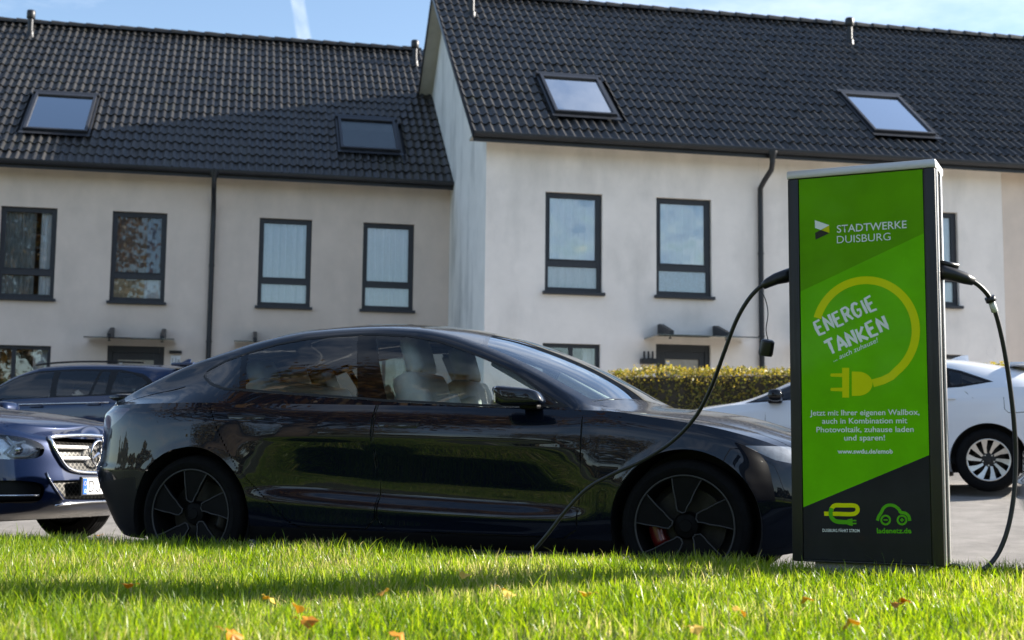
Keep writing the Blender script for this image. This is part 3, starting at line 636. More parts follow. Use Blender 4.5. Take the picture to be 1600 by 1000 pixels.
class Body:
    """half body (left side, y>0): a band that runs round the plan outline, and a lid of cross-sections over it"""
    def __init__(B, c, fine=1.0):
        B.c = c; nf, nr = c['nf'], c['nr']; xf, xr, xaf, xar = c['xf'], c['xr'], c['xaf'], c['xar']
        na = int(30 * fine); nm = int((xaf - xar) / .02 * fine)
        af = np.linspace(0, math.pi / 2, na); ar = np.linspace(math.pi / 2, 0, na)
        xs = np.concatenate([xar - (xar - xr) * np.sin(ar) ** (2 / nr), np.linspace(xar, xaf, nm)[1:-1], xaf + (xf - xaf) * np.sin(af) ** (2 / nf)])
        k = np.concatenate([np.cos(ar) ** (2 / nr), np.ones(nm - 2), np.cos(af) ** (2 / nf)])
        k[0] = 0; k[-1] = 0
        ys = c['wm'](xs) * k; B.xs0 = xs
        tx = np.gradient(xs); ty = np.gradient(ys); L = np.hypot(tx, ty); nx, ny = -ty / L, tx / L
        nx[0], ny[0] = -1, 0; nx[-1], ny[-1] = 1, 0
        v = np.linspace(0, 1, int(44 * fine)); zb = c['zb'](xs); zt = c['zsh'](xs)
        w = np.clip(np.abs(nx), 0, 1) ** 1.5; sp = c['side'](v)
        front = c['nose'](v); rear = c['tail'](v); end = np.where(nx[:, None] > 0, front[None, :], rear[None, :])
        SP = np.repeat(sp[None, :], len(xs), 0)
        if 'side2' in c:
            wz = c['wz'](xs)[:, None]; sh_ = c['vshift'](xs)[:, None] * np.clip(4 * v * (1 - v), 0, 1)[None, :] * (v[None, :] < .75)
            SP = np.clip(wz, 0, 1) * c['side2'](v)[None, :] + (1 - np.clip(wz, 0, 1)) * c['side'](np.clip(v[None, :] + sh_, 0, 1))
        ins = (1 - w)[:, None] * SP + w[:, None] * end
        # the fade of the end profile reaches a little way along the flanks
        B.low = np.stack([xs[:, None] - nx[:, None] * ins, np.maximum(ys[:, None] - ny[:, None] * ins, 0), zb[:, None] + v[None, :] * (zt - zb)[:, None]], 2)
        if 'arch' in c:
            zc_, ra_ = c['arch']
            for xw in (c['xwf'], c['xwr']):
                dd = np.hypot(B.low[:, :, 0] - xw, B.low[:, :, 2] - zc_); B.low[:, :, 1] += .0045 * np.clip(1 - (dd - ra_) / .055, 0, 1) ** 1.6 * (dd < ra_ + .055) * (dd > ra_ - .2) * np.clip(B.low[:, :, 1] / .6, 0, 1)
        B.low[0, :, 1] = 0; B.low[-1, :, 1] = 0
        crest = B.low[:, -1, :]
        ns, ncw = int(20 * fine), int(24 * fine); n_up = ns + ncw; up = np.zeros((len(xs), n_up, 3))
        for i in range(len(xs)):
            cx, cy, cz = crest[i]; wr = min(float(c['wr'](cx)), .93 * cy); zr = float(c['zr'](cx)); zc = float(c['zc'](cx)); zr = max(zr, cz - .02); zc = max(zc, zr)
            if cy < 1e-6: up[i, :, :] = [cx, 0, cz]; up[i, :, 2] = cz; continue
            t = np.linspace(0, 1, ns + 1)[:-1]; bul = (float(c['bulge'](cx)) if callable(c.get('bulge')) else c.get('bulge', .02)) * np.sin(math.pi * t) * min(1, max(0, (zr - cz) / .3))
            dy, dz = wr - cy, zr - cz; L = math.hypot(dy, dz); ny_, nz_ = dz / L, -dy / L
            sy = cy + dy * t + ny_ * bul; sz = cz + dz * t + nz_ * bul
            t2 = np.linspace(0, 1, ncw); yy = wr * (1 - t2); zz = zr + (zc - zr) * (1 - (1 - t2) ** c.get('crown', 2.2))
            Y = np.concatenate([sy, yy]); Z = np.concatenate([sz, zz])
            for _ in range(c.get('smooth', 6)):
                a, b = ns - 5, ns + 6
                Y[a:b] = .25 * Y[a - 1:b - 1] + .5 * Y[a:b] + .25 * Y[a + 1:b + 1]; Z[a:b] = .25 * Z[a - 1:b - 1] + .5 * Z[a:b] + .25 * Z[a + 1:b + 1]
            up[i, :, 0] = cx; up[i, :, 1] = Y; up[i, :, 2] = Z
        # let the end sections close on the nose instead of standing as flat ribs
        B.up = up
        B.lower = grid_shell(B.low, (0, 0, .6)); B.upper = grid_shell(up, (0, 0, .3))
        B.upper.N[np.abs(B.upper.V[:, 1]) < 1e-6, 1] = 0; nn = np.linalg.norm(B.upper.N, axis=1, keepdims=True); B.upper.N = B.upper.N / np.maximum(nn, 1e-9)
        B.ns = ns
    def front_x(B, y, z, rear=False):
        """x of the end face at (y, z)"""
        h = len(B.low) // 2; g = B.low[:h] if rear else B.low[h:]
        yy = np.array([np.interp(z, r[:, 2], r[:, 1]) for r in g]); xx = np.array([np.interp(z, r[:, 2], r[:, 0]) for r in g])
        o = np.argsort(yy); return float(np.interp(abs(y), yy[o], xx[o]))
    def side_y(B, x, z):
        i = int(np.argmin(np.abs(B.low[:, 20, 0] - x))); r = B.low[i]
        if z <= r[-1, 2]: return float(np.interp(z, r[:, 2], r[:, 1]))
        u = B.up[i][:B.ns + 4]; return float(np.interp(z, u[:, 2], u[:, 1]))
def gap_band(sh, f, w=.0052, depth=.012):
    """split off a narrow shut line along f=0 and sink it"""
    band, rest = split(sh, np.abs(f) - w); return shift(band, -depth), rest
def wheel(root, x, side, yo, r, w, rim, style, matr, matt, zc=None, spin=0.0, nsp=5):
    """a wheel: rim barrel and hub > tyre, spokes, brake disc, caliper. yo = outer face half-track"""
    zc = r if zc is None else zc
    Mx = Matrix.Rotation(R(-90 * side), 4, 'X')           # local +z -> outboard
    b = MB(); b.lathe([(rim, 0), (rim - .012, -.004), (rim - .02, -.03), (rim - .035, -.12), (rim - .03, -w)], 48); b.lathe([(0, -.030), (.03, -.030), (.034, -.036), (.06, -.045), (.07, -.07), (.07, -.10)], 24)
    wh = b.build('wheel', matr, root, angle=35); wh.location = (x, side * yo, zc); wh.rotation_euler = Mx.to_euler()
    prof = [(rim - .002, -.004), (rim + .006, .002), (rim + .03, .008), (r - .05, .006), (r - .02, -.006), (r - .004, -.03), (r, -.06), (r, -w + .05), (r - .012, -w + .01), (r - .04, -w), (rim, -w + .01)]
    t = MB().lathe(prof, 64)
    for g in (-.07, -.105, -.14, -.175):
        if g > -w + .03: t.lathe([(r + .0015, g), (r - .004, g - .004), (r + .0015, g - .008)], 64)
    t.build('tyre', matt, wh, angle=40)
    MB().lathe([(0, -.13), (rim * .72, -.13), (rim * .72, -.15), (0, -.15)], 40).build('brake_disc', M['disc'], wh, angle=30)
    MB().lathe([(rim - .03, -w + .02), (0, -w + .025)], 32).build('inner_dish', M['black'], wh, smooth=True)
    if style == 'blade':
        for k in range(nsp):
            a0 = spin + k * 2 * math.pi / nsp; mb = MB()
            ang = 2 * math.pi / nsp * .5; ro = rim - .008; nseg = 8; pts_o = [(ro, a0 + ang * i / nseg) for i in range(nseg + 1)]
            inner = [(.085, a0 + ang * 1.35), (.068, a0 + ang * .55)]
            lead = [(ro * .55, a0 + ang * 1.14), ]; trail = [(ro * .5, a0 + ang * .20)]
            outl = pts_o + lead + inner + trail
            def h(rr): return -.012 - .022 * (1 - rr / ro) + (.004 if rr < .2 else 0)
            vs = [(rr * math.cos(a), rr * math.sin(a), h(rr)) for rr, a in outl]; n = len(vs); vs += [(p[0], p[1], p[2] - .022) for p in vs]
            mb.add(vs, [tuple(range(n)), tuple(range(2 * n - 1, n - 1, -1))] + [(i, (i + 1) % n, n + (i + 1) % n, n + i) for i in range(n)])
            sp = mb.build('spoke', matr, wh, fix=True)
            ed = [pts_o[-1]] + lead + [inner[0], (.066, a0 + ang * 1.0), inner[1]] + trail + [pts_o[0]]
            pts = []
            for i in range(len(ed) - 1):
                for q in range(5): 
                    tt = q / 5; rr = ed[i][0] * (1 - tt) + ed[i + 1][0] * tt; aa = ed[i][1] * (1 - tt) + ed[i + 1][1] * tt; pts.append((rr * math.cos(aa), rr * math.sin(aa), h(rr) + .001))
            pts.append((ed[-1][0] * math.cos(ed[-1][1]), ed[-1][0] * math.sin(ed[-1][1]), h(ed[-1][0]) + .001))
            MB().tube(pts, .0042, 5).build('spoke_edge', M['rimedge'], wh, smooth=True)
        MB().lathe([(rim - .014, -.004), (rim - .009, .0015), (rim - .004, -.003)], 64).build('rim_lip', M['rimedge'], wh, smooth=True)
    else:
        for k in range(nsp):
            a0 = spin + k * 2 * math.pi / nsp; mb = MB(); ro = rim - .004; st = 2 * math.pi / nsp
            outl = [(ro, a0 + st * .04), (ro, a0 + st * .30), (ro, a0 + st * .56), (ro * .62, a0 + st * .66), (ro * .36, a0 + st * .85), (ro * .30, a0 + st * .35), (ro * .6, a0 + st * .24)]
            def h(rr): return -.006 - .03 * (1 - rr / ro)
            vs = [(rr * math.cos(a), rr * math.sin(a), h(rr)) for rr, a in outl]; n = len(vs); vs += [(p[0], p[1], p[2] - .03) for p in vs]
            mb.add(vs, [tuple(range(n)), tuple(range(2 * n - 1, n - 1, -1))] + [(i, (i + 1) % n, n + (i + 1) % n, n + i) for i in range(n)])
            mb.build('spoke', M['alloy'], wh)
        MB().lathe([(0, -.022), (.028, -.022), (.032, -.03), (.075, -.036), (.085, -.05), (.06, -.06)], 24).build('hub_cap', M['black'], wh, angle=35)
        for k in range(5):
            a = k * 2 * math.pi / 5 + .3; MB().lathe([(0, -.026), (.008, -.026), (.009, -.034)], 6, Matrix.Translation((.055 * math.cos(a), .055 * math.sin(a), 0))).build('wheel_bolt', M['alloy'], wh)
        MB().lathe([(rim - .016, -.004), (rim - .008, .002), (rim, -.002)], 64).build('rim_lip', M['alloy'], wh, smooth=True)
    return wh
def arch_liner(root, x, side, zc, ra, yo, depth=.34):
    n = 28; vs = []; fs = []
    for i in range(n + 1):
        a = math.pi * (-.12 + 1.24 * i / n)
        for y in (yo, yo - .05, yo - depth): vs.append((x + ra * math.cos(a), side * y, max(zc + ra * math.sin(a), .12)))
    for i in range(n):
        for j in range(2): fs.append((i * 3 + j, i * 3 + j + 1, (i + 1) * 3 + j + 1, (i + 1) * 3 + j))
    vs += [(x, side * (yo - depth), zc)]; ci = len(vs) - 1
    for i in range(n): fs.append((i * 3 + 2, ci, (i + 1) * 3 + 2))
    return MB().add(vs, fs).build('wheel_arch', M['black'], root, fix=False)
def seat(root, x, y, matc, rear=False, w=.27):
    s = MB(); s.bbox((x + .25, y, .50), (.27, w, .10), .07)
    Mt = Matrix.Translation((x, y, .56)) @ Matrix.Rotation(R(-17), 4, 'Y')
    o = s.build('seat', matc, root, smooth=True)
    MB().bbox((0, 0, .29), (.085, w * .98, .33), .075, Mt).bbox((.05, w * .8, .24), (.075, .055, .25), .045, Mt).bbox((.05, -w * .8, .24), (.075, .055, .25), .045, Mt).build('seat_back', matc, o, smooth=True)
    MB().bbox((.03, 0, .72), (.055, .135, .12), .05, Mt).tube([tuple(Mt @ Vector((.0, .05, .55))), tuple(Mt @ Vector((.01, .05, .68)))], .009, 6).tube([tuple(Mt @ Vector((.0, -.05, .55))), tuple(Mt @ Vector((.01, -.05, .68)))], .009, 6).build('headrest', matc, o, smooth=True)
    return o
def rounded(name, c, e, bev, material, parent, M_=None):
    return MB().bbox(c, e, bev, M_).build(name, material, parent, smooth=True)
def interior(root, c, matc, lhd=True, rows=(-.02, -.98), zf=.30):
    MB().box(c['xar'] + .35, -.70, zf - .06, c['xaf'] - .35, .70, zf).build('floor_pan', M['black'], root)
    rows = list(rows)
    for y in (.37, -.37): seat(root, rows[0], y, matc)
    bs = MB().bbox((rows[1] + .22, 0, .50), (.26, .62, .10), .06).build('rear_bench', matc, root, smooth=True)
    Mt = Matrix.Translation((rows[1], 0, .58)) @ Matrix.Rotation(R(-24), 4, 'Y')
    MB().bbox((0, 0, .28), (.08, .62, .31), .07, Mt).build('bench_back', matc, bs, smooth=True)
    for y in (-.40, 0, .40): MB().bbox((.0, y, .64), (.055, .12, .085), .04, Mt).build('headrest', matc, bs, smooth=True)
    xd = c['xcowl'] - .38
    MB().bbox((xd + .10, 0, .76), (.22, .66, .10), .06).build('dashboard', M['trim'], root, smooth=True)
    Ms = Matrix.Translation((xd - .20, .37, .80)) @ Matrix.Rotation(R(68), 4, 'Y')
    ring = [tuple(Ms @ Vector((.17 * math.cos(a), .17 * math.sin(a), 0))) for a in np.linspace(0, 2 * math.pi, 33)]
    sw = MB().tube(ring, .014, 8, cap=False).build('steering_wheel', M['black'], root, smooth=True)
    MB().bbox((0, 0, -.01), (.05, .16, .012), .01, Ms).tube([tuple(Ms @ Vector((0, 0, 0))), tuple(Ms @ Vector((0, 0, .25)))], .03, 8).build('steering_column', M['black'], sw, smooth=True)
    for s in (-1, 1): MB().bbox((c['xcowl'] * .5 - .55, s * .745, .66), (.95, .02, .24), .02).build('door_card', matc, root, smooth=True)
def underbody(root, c, r):
    mb = MB(); mb.box(c['xr'] + .45, -.50, .19, c['xf'] - .45, .50, .30)
    mb.box(c['xwr'] + r + .06, -.82, .15, c['xwf'] - r - .06, .82, .28)
    mb.box(c['xr'] + .50, -.62, .26, c['xwr'] - r - .04, .62, .34); mb.box(c['xwf'] + r + .04, -.62, .24, c['xf'] - .45, .62, .32)
    return mb.build('underbody', M['black'], root)
# materials for vehicles
M['disc'] = mat('brake_disc_steel', (.035, .033, .03), rough=.5, metal=.8, var=.2, scale=30)
M['tyre'] = mat('tyre_rubber', (.0065, .0065, .007), rough=.85, spec=.12, var=.3, scale=25, bump=.15, bscale=90)
M['rim_black'] = mat('matt_black_alloy', (.0045, .0045, .005), rough=.6, spec=.12, metal=.0, var=.25, scale=15)
M['rimedge'] = mat('grey_rim_edge', (.04, .04, .042), rough=.5, metal=.2)
M['alloy'] = mat('machined_alloy', (.62, .60, .57), rough=.28, metal=.9, var=.1, scale=30)
M['caliper'] = mat('red_brake_caliper', (.13, .006, .006), rough=.4, coat=.5)
M['trim'] = mat('black_trim', (.005, .005, .006), rough=.45, spec=.25, var=.1, scale=20)
M['gloss'] = mat('gloss_black_pillar', (.005, .005, .006), rough=.12, coat=.7, spec=.1)
M['chrome'] = mat('chrome', (.72, .72, .74), rough=.12, metal=1.0, var=.04)
M['cream'] = mat('cream_leather', (.80, .80, .72), rough=.5, var=.06, scale=30, bump=.05)
M['greyseat'] = mat('dark_grey_cloth', (.045, .045, .05), rough=.9, var=.2, scale=30)
M['carglass'] = glass('car_side_glass', (.86, .91, .90), ior=1.52, boost=1.15)
M['tintglass'] = glass('car_tinted_glass', (.62, .67, .66), ior=1.52, boost=1.4)
M['screen'] = glass('windscreen_glass', (.62, .72, .72), ior=1.52, boost=1.9)
M['roofglass'] = mat('black_roof_glass', (.006, .007, .009), rough=.06, coat=1.0)
M['roofdust'] = paint('dewy_black_glass', (.006, .007, .009), dust=.22, rough=.12)
M['tail_red'] = mat('red_tail_lens', (.05, .004, .005), rough=.12, coat=1.0)
M['lens'] = mat('sky_tinted_headlamp_lens', (.17, .19, .22), rough=.2, coat=1.0, var=.4, scale=14)  # pale blue of the reflected sky is put into the lens colour
M['tesla'] = paint('black_lacquer', (.0025, .005, .012), dust=.17, rough=.3)  # slight blue in the base colour stands in for sky reflection
M['navy'] = paint('navy_metallic_lacquer', (.004, .011, .040), metal=.25, dust=.16, rough=.32)
M['darkblue'] = paint('dark_blue_lacquer', (.005, .018, .062), metal=.3, dust=.12, rough=.35)
M['whitecar'] = paint('white_lacquer', (.74, .76, .80), dust=.12, rough=.35, dustcol=(.4, .38, .35))
M['greycar'] = paint('silver_grey_lacquer', (.26, .28, .31), metal=.5, dust=.12, rough=.35)
# ================================================================== BLACK SALOON on charge
def car_root(name, label, s, d, heading, z=None):
    p = sd(s, d); return empty(name, (p[0], p[1], p[2] if z is None else z), heading, label, 'car', None)
T = dict(xf=2.28, xr=-2.42, xaf=1.55, xar=-1.45, nf=2.5, nr=3.0, xwf=1.4375, xwr=-1.4375, xcowl=1.05, bulge=tab((-2.42, -.02), (-2.1, -.045), (-1.75, -.05), (-1.5, -.025), (-1.2, .015), (0, .02), (2.3, .02)),
    wm=tab((-2.5, .90), (-1.75, .925), (-1.44, .932), (-.9, .925), (0, .925), (.9, .918), (1.44, .928), (1.8, .915), (2.3, .90)),
    zb=tab((-2.42, .30), (-2.2, .21), (-1.9, .18), (-1, .175), (1, .175), (1.9, .19), (2.28, .24)),
    zsh=tab((-2.42, .945), (-2.2, .962), (-1.9, .968), (-1.5, .972), (-1.1, .965), (-.5, .955), (0, .945), (.6, .925), (1.0, .915), (1.3, .875), (1.55, .835), (1.8, .775), (2.0, .71), (2.15, .645), (2.28, .58)),
    side=tab((0, .11), (.06, .055), (.11, .034), (.20, .026), (.265, .020), (.295, .027), (.37, .066), (.45, .064), (.52, .052), (.60, .034), (.68, .015), (.785, .0), (.86, .008), (.93, .027), (1, .062)),
    side2=tab((0, .10), (.08, .055), (.2, .03), (.38, .010), (.52, .0), (.60, .001), (.70, .006), (.785, .013), (.86, .022), (.93, .036), (1, .062)), wz=tab((-2.5, 1), (-1.15, 1), (-.85, .35), (-.55, 0), (.5, 0), (.75, .35), (1.0, 1), (2.3, 1)), vshift=tab((-2.5, -.05), (-1.0, -.045), (0, .01), (.9, .04), (2.3, .04)), arch=(.335, .382),
    nose=tab((0, .16), (.25, .04), (.5, 0), (.8, .02), (1, .09)), tail=tab((0, .20), (.2, .10), (.42, .012), (.5, .004), (.56, .026), (.75, .04), (.93, .04), (1, .085)),
    wr=tab((-2.42, .5), (-2.2, .60), (-1.9, .64), (-1.6, .655), (-1.2, .63), (-.8, .605), (-.4, .60), (0, .62), (.3, .685), (.57, .755), (.8, .79), (.95, .775), (1.15, .74), (1.5, .72), (1.9, .66), (2.28, .5)),
    zr=tab((-2.42, .985), (-2.2, 1.0), (-1.97, 1.085), (-1.7, 1.19), (-1.45, 1.265), (-1.2, 1.335), (-.85, 1.395), (-.45, 1.408), (-.2, 1.395), (0, 1.36), (.2, 1.295), (.4, 1.215), (.6, 1.12), (.8, 1.01), (.93, .945), (1.1, .915), (1.3, .893), (1.55, .858), (1.8, .80), (2.0, .735), (2.2, .64), (2.28, .585)),
    zc=tab((-2.42, 1.03), (-2.2, 1.09), (-2.0, 1.16), (-1.7, 1.275), (-1.3, 1.40), (-1, 1.455), (-.6, 1.48), (-.3, 1.472), (0, 1.437), (.28, 1.375), (.5, 1.30), (.7, 1.215), (.9, 1.11), (1.08, 1.01), (1.18, .965), (1.4, .945), (1.6, .915), (1.85, .845), (2.05, .765), (2.2, .675), (2.28, .60)))
TB = Body(T, 1.6)
OT = np.array([.874, 6.74, 0]) - 1.4375 * SV + .9 * DV
ts = empty('black_saloon', tuple(OT), -TH, 'black electric saloon with black wheels, plugged in beside the green charging station', 'car')
def build_tesla(root):
    B = TB; lo = B.lower; up = B.upper
    for xw in (T['xwf'], T['xwr']):
        _, lo = split(lo, np.hypot(lo.x - xw, lo.z - .335) - .382)
    dlo = [(-1.525, 1.158), (-1.373, 1.232), (-1.234, 1.277), (-1.046, 1.327), (-.853, 1.358), (-.657, 1.370), (-.52, 1.375), (-.413, 1.374), (-.216, 1.361), (-.017, 1.326), (.185, 1.258), (.318, 1.207), (.454, 1.15), (.57, 1.084), (.683, 1.008), (.815, .935), (.664, .935), (.379, .937), (.078, .953), (-.254, .97), (-.409, .984), (-.804, 1.011), (-1.17, 1.040), (-1.288, 1.046), (-1.419, 1.083), (-1.495, 1.122)]
    W = dict(front=[(-.415, 1.362), (-.216, 1.346), (-.017, 1.311), (.185, 1.243), (.318, 1.192), (.454, 1.135), (.55, 1.080), (.66, 1.005), (.665, .948), (.379, .95), (.078, .966), (-.238, .983)],
             rear=[(-1.219, 1.268), (-1.046, 1.313), (-.853, 1.345), (-.657, 1.358), (-.53, 1.361), (-.412, .998), (-.804, 1.024), (-1.145, 1.052)],
             quarter=[(-1.49, 1.155), (-1.373, 1.216), (-1.262, 1.254), (-1.186, 1.054), (-1.288, 1.06), (-1.40, 1.094), (-1.47, 1.130)])
    inner, up = split(up, sdf(dlo, up.x, up.z) + 1e9 * (up.y < .3))
    wins = {}
    for k, p in W.items(): wins[k], inner = split(inner, sdf(p, inner.x, inner.z))
    # shiny rim round the glass
    rimb, inner2 = split(inner, -sdf(dlo, inner.x, inner.z) - .013)
    # glazed roof, windscreen and tail window
    ws_f = np.maximum.reduce([.16 + .20 * (1 - (up.y / .62) ** 2) * 0 + .10 * (up.y / .6) ** 2 - up.x, up.x - (1.13 - .22 * (up.y / .7) ** 2), up.y - (T['wr'](up.x) - .045 - .03 * np.clip((up.x - .2), 0, 1)), .5 - (up.z > .9)])
    screen, up = split(up, ws_f)
    f = np.abs(np.maximum.reduce([-1.02 - up.x, up.x - (.13 + .10 * (up.y / .6) ** 2), up.y - (T['wr'](up.x) - .035)])); 
    rg = np.maximum.reduce([-1.02 - up.x, up.x - (.13 + .10 * (up.y / .6) ** 2), up.y - (T['wr'](up.x) - .035)]); roofg, up = split(up, rg)
    rw = np.maximum.reduce([-1.98 - .0 * up.y - up.x, up.x + 1.04, up.y - (T['wr'](up.x) - .05)]); rearw, up = split(up, rw)
    # bonnet shut line
    hf = np.maximum.reduce([(1.13 - .22 * (up.y / .7) ** 2) + .02 - up.x, up.y - (.745 - .05 * np.clip(up.x - 1.2, 0, 2)), up.x - 2.12])
    bandh, up = gap_band(up, hf, .004); hood, up = split(up, np.maximum.reduce([(1.13 - .22 * (up.y / .7) ** 2) + .02 - up.x, up.y - (.745 - .05 * np.clip(up.x - 1.2, 0, 2)), up.x - 2.12]))
    # boot lid shut line on the shoulder
    bf = np.maximum.reduce([up.x + 1.62, up.y - (.74 + .04 * (up.x + 2))]); bandb, up = gap_band(up, np.where(up.x < -1.55, up.y - (.715 + .06 * (up.x + 2.0)), 1.0), .0035)
    # doors
    fd = [(-.276, 1.2), (-.281, .784), (-.263, .576), (-.258, .33), (-.20, .272), (.80, .255), (.866, .30), (.873, .36), (.89, .514), (.898, .813), (.885, .98), (.885, 1.2)]
    rd = [(-1.345, 1.2), (-1.345, .95), (-1.248, .782), (-1.12, .592), (-.997, .473), (-.90, .385), (-.80, .30), (-.74, .278), (-.33, .272), (-.272, .33), (-.277, .576), (-.295, .784), (-.29, 1.2)]
    rd = [(a - (.0 if a < -.5 else .0), b) for a, b in rd]
    bands = [bandh, bandb]
    bd, lo = gap_band(lo, sdf(fd, lo.x, lo.z)); bands.append(bd)
    fdoor, lo = split(lo, sdf(fd, lo.x, lo.z))
    bd, lo = gap_band(lo, sdf(rd, lo.x, lo.z)); bands.append(bd)
    rdoor, lo = split(lo, sdf(rd, lo.x, lo.z))
    # lamps
    hl = [(1.735, .738), (1.96, .735), (2.3, .70), (2.3, .60), (2.05, .635), (1.96, .650), (1.88, .667), (1.80, .705)]
    lamp, lo = split(lo, np.maximum(sdf(hl, lo.x, lo.z), .38 - lo.y) )
    lampu, up = split(up, np.maximum(sdf(hl, up.x, up.z), .38 - up.y))
    tl = [(-1.915, .943), (-2.6, .965), (-2.6, .86), (-2.25, .845), (-2.09, .825), (-1.99, .88)]
    tail, lo = split(lo, np.maximum(sdf(tl, lo.x, lo.z), .28 - lo.y))
    rb, lo = gap_band(lo, np.where((lo.x < -1.78) & (lo.z > .4), lo.z - (.60 - .25 * np.clip(-1.9 - lo.x, -.2, .12)), 1.0), .0025); bands.append(rb)
    diff, lo = split(lo, np.where(lo.x < -1.8, lo.z - (.50 + .10 * np.clip(lo.x + 2.2, -1, .4)), 1.0))
    rock, lo = split(lo, np.where((lo.x > -1.1) & (lo.x < 1.1), lo.z - (.262 - .012 * lo.x), 1.0))
    both = lambda s: [s, mirror(s)]
    body = emit('body', both(lo) + both(up), M['tesla'], root)
    emit('hood', both(hood), M['tesla'], root); emit('windshield', both(screen), M['screen'], root)
    emit('roof_glass', both(roofg), M['roofdust'], root); emit('rear_window', both(rearw), M['roofglass'], root)
    for b in bands:
        for q in both(b): emit('shut_line', [q], M['black'], root)
    emit('rocker_panel', both(rock), M['trim'], root); emit('rear_diffuser', both(diff), M['trim'], root)
    for sgn, fn in ((1, lambda s: s), (-1, mirror)):
        d1 = emit('door', [fn(fdoor)], M['tesla'], root); d2 = emit('door', [fn(rdoor)], M['tesla'], root)
        for dd, x in ((d1, -.135), (d2, -1.09)):
            zz = .832 if x > -.5 else .876; yy = B.side_y(x, zz)
            MB().bbox((x, sgn * (yy - .0024), zz), (.113, .004, .012), .004).build('door_handle', M['tesla'], dd, smooth=True)
            MB().bbox((x, sgn * (yy - .0032), zz), (.121, .004, .020), .004).build('handle_recess', M['black'], dd, smooth=True)
        emit('window', [fn(wins['front'])], M['carglass'], root); emit('window', [fn(wins['rear'])], M['tintglass'], root); emit('window', [fn(wins['quarter'])], M['tintglass'], root)
        emit('window_trim', [fn(inner2)], M['gloss'], root); emit('window_seal', [fn(shift(rimb, .002))], M['black'], root)
        emit('headlight', [fn(lamp), fn(lampu)], M['lens'], root); emit('tail_light', [fn(tail)], M['tail_red'], root)
        for xw in (T['xwf'], T['xwr']): arch_liner(root, xw, sgn, .335, .384, .90)
        # door mirror
        bm = bmesh.new(); bmesh.ops.create_cube(bm, size=2.0); bmesh.ops.bevel(bm, geom=bm.edges[:], offset=.48, segments=4, affect='EDGES', profile=.5)
        for v in bm.verts:
            x, y, z = v.co; f = .5 + .5 * x
            v.co = Vector((.585 + x * .125 - (.02 * z), sgn * (.985 + y * .085 * (1 - .25 * f)), .988 + z * .058 * (1 - .22 * f) + (-.012 * f if z > 0 else .0)))
        me = bpy.data.meshes.new('mirror'); bmesh.ops.recalc_face_normals(bm, faces=bm.faces); bm.to_mesh(me); bm.free(); me.polygons.foreach_set('use_smooth', [True] * len(me.polygons))
        mi = link('mirror', me, M['tesla'], root)
        MB().bbox((.62, sgn * .89, .935), (.05, .06, .014), .012).build('mirror_foot', M['trim'], mi, smooth=True)
        MB().bbox((.474, sgn * .985, .992), (.006, .072, .042), .005).build('mirror_glass', M['chrome'], mi)
        # black foot of the mirror triangle
        w1 = wheel(root, T['xwf'], sgn, .905, .3335, .235, .262, 'blade', M['rim_black'], M['tyre'], spin=R(69)); w2 = wheel(root, T['xwr'], sgn, .905, .3335, .235, .262, 'blade', M['rim_black'], M['tyre'], spin=R(66))
        for wx in (w1, w2):
            fwd = -1 if wx is w1 else 1
            a0 = math.pi + R(14) if wx is w1 else R(-8)
            cs = MB()
            pts = [(.165 * math.cos(a), .165 * math.sin(a) * sgn * -1 if False else .165 * math.sin(a), -.11) for a in np.linspace(a0 - .4, a0 + .4, 7)]
            cs.tube(pts, .046, 8).build('brake_caliper', M['caliper'] if wx is w1 else M['disc'], wx, smooth=True)
    # ducktail lip
    pts = []; n = 26; vs = []; fs = []
    for i in range(n + 1):
        y = -.60 + 1.2 * i / n; xb = -2.36 + .16 * (abs(y) / .6) ** 2.4; zt = 1.05 - .03 * (abs(y) / .6) ** 2
        vs += [(xb + .20, y, zt + .010), (xb, y, zt + .020), (xb - .04, y, zt + .012), (xb - .045, y, zt + .0), (xb - .01, y, zt - .018), (xb + .12, y, zt - .03)]
    for i in range(n):
        for k in range(6): a = i * 6 + k; b = i * 6 + (k + 1) % 6; fs.append((a, b, b + 6, a + 6))
    fs += [tuple(range(5, -1, -1)), tuple(n * 6 + k for k in range(6))]
    MB().add(vs, fs).build('spoiler', M['tesla'], root, smooth=True)
    interior(root, T, M['cream'], rows=(-.08, -1.02)); underbody(root, T, .335)
    MB().bbox((.45, 0, .93), (.015, .18, .11), .01, Matrix.Translation((0, 0, 0))).build('centre_screen', M['gloss'], root)
    MB().bbox((.30, 0, 1.30), (.012, .11, .03), .012).build('inside_mirror', M['black'], root, smooth=True)
    for sgn in (-1, 1):
        MB().tube([(.30, sgn * .60, 1.20), (.60, sgn * .66, 1.04), (.84, sgn * .70, .94)], .028, 8).build('pillar_lining', M['cream'], root, smooth=True)
        MB().tube([(-.47, sgn * .57, 1.34), (-.40, sgn * .70, 1.08), (-.36, sgn * .74, .80)], .035, 8).build('pillar_lining', M['cream'], root, smooth=True)
build_tesla(ts)
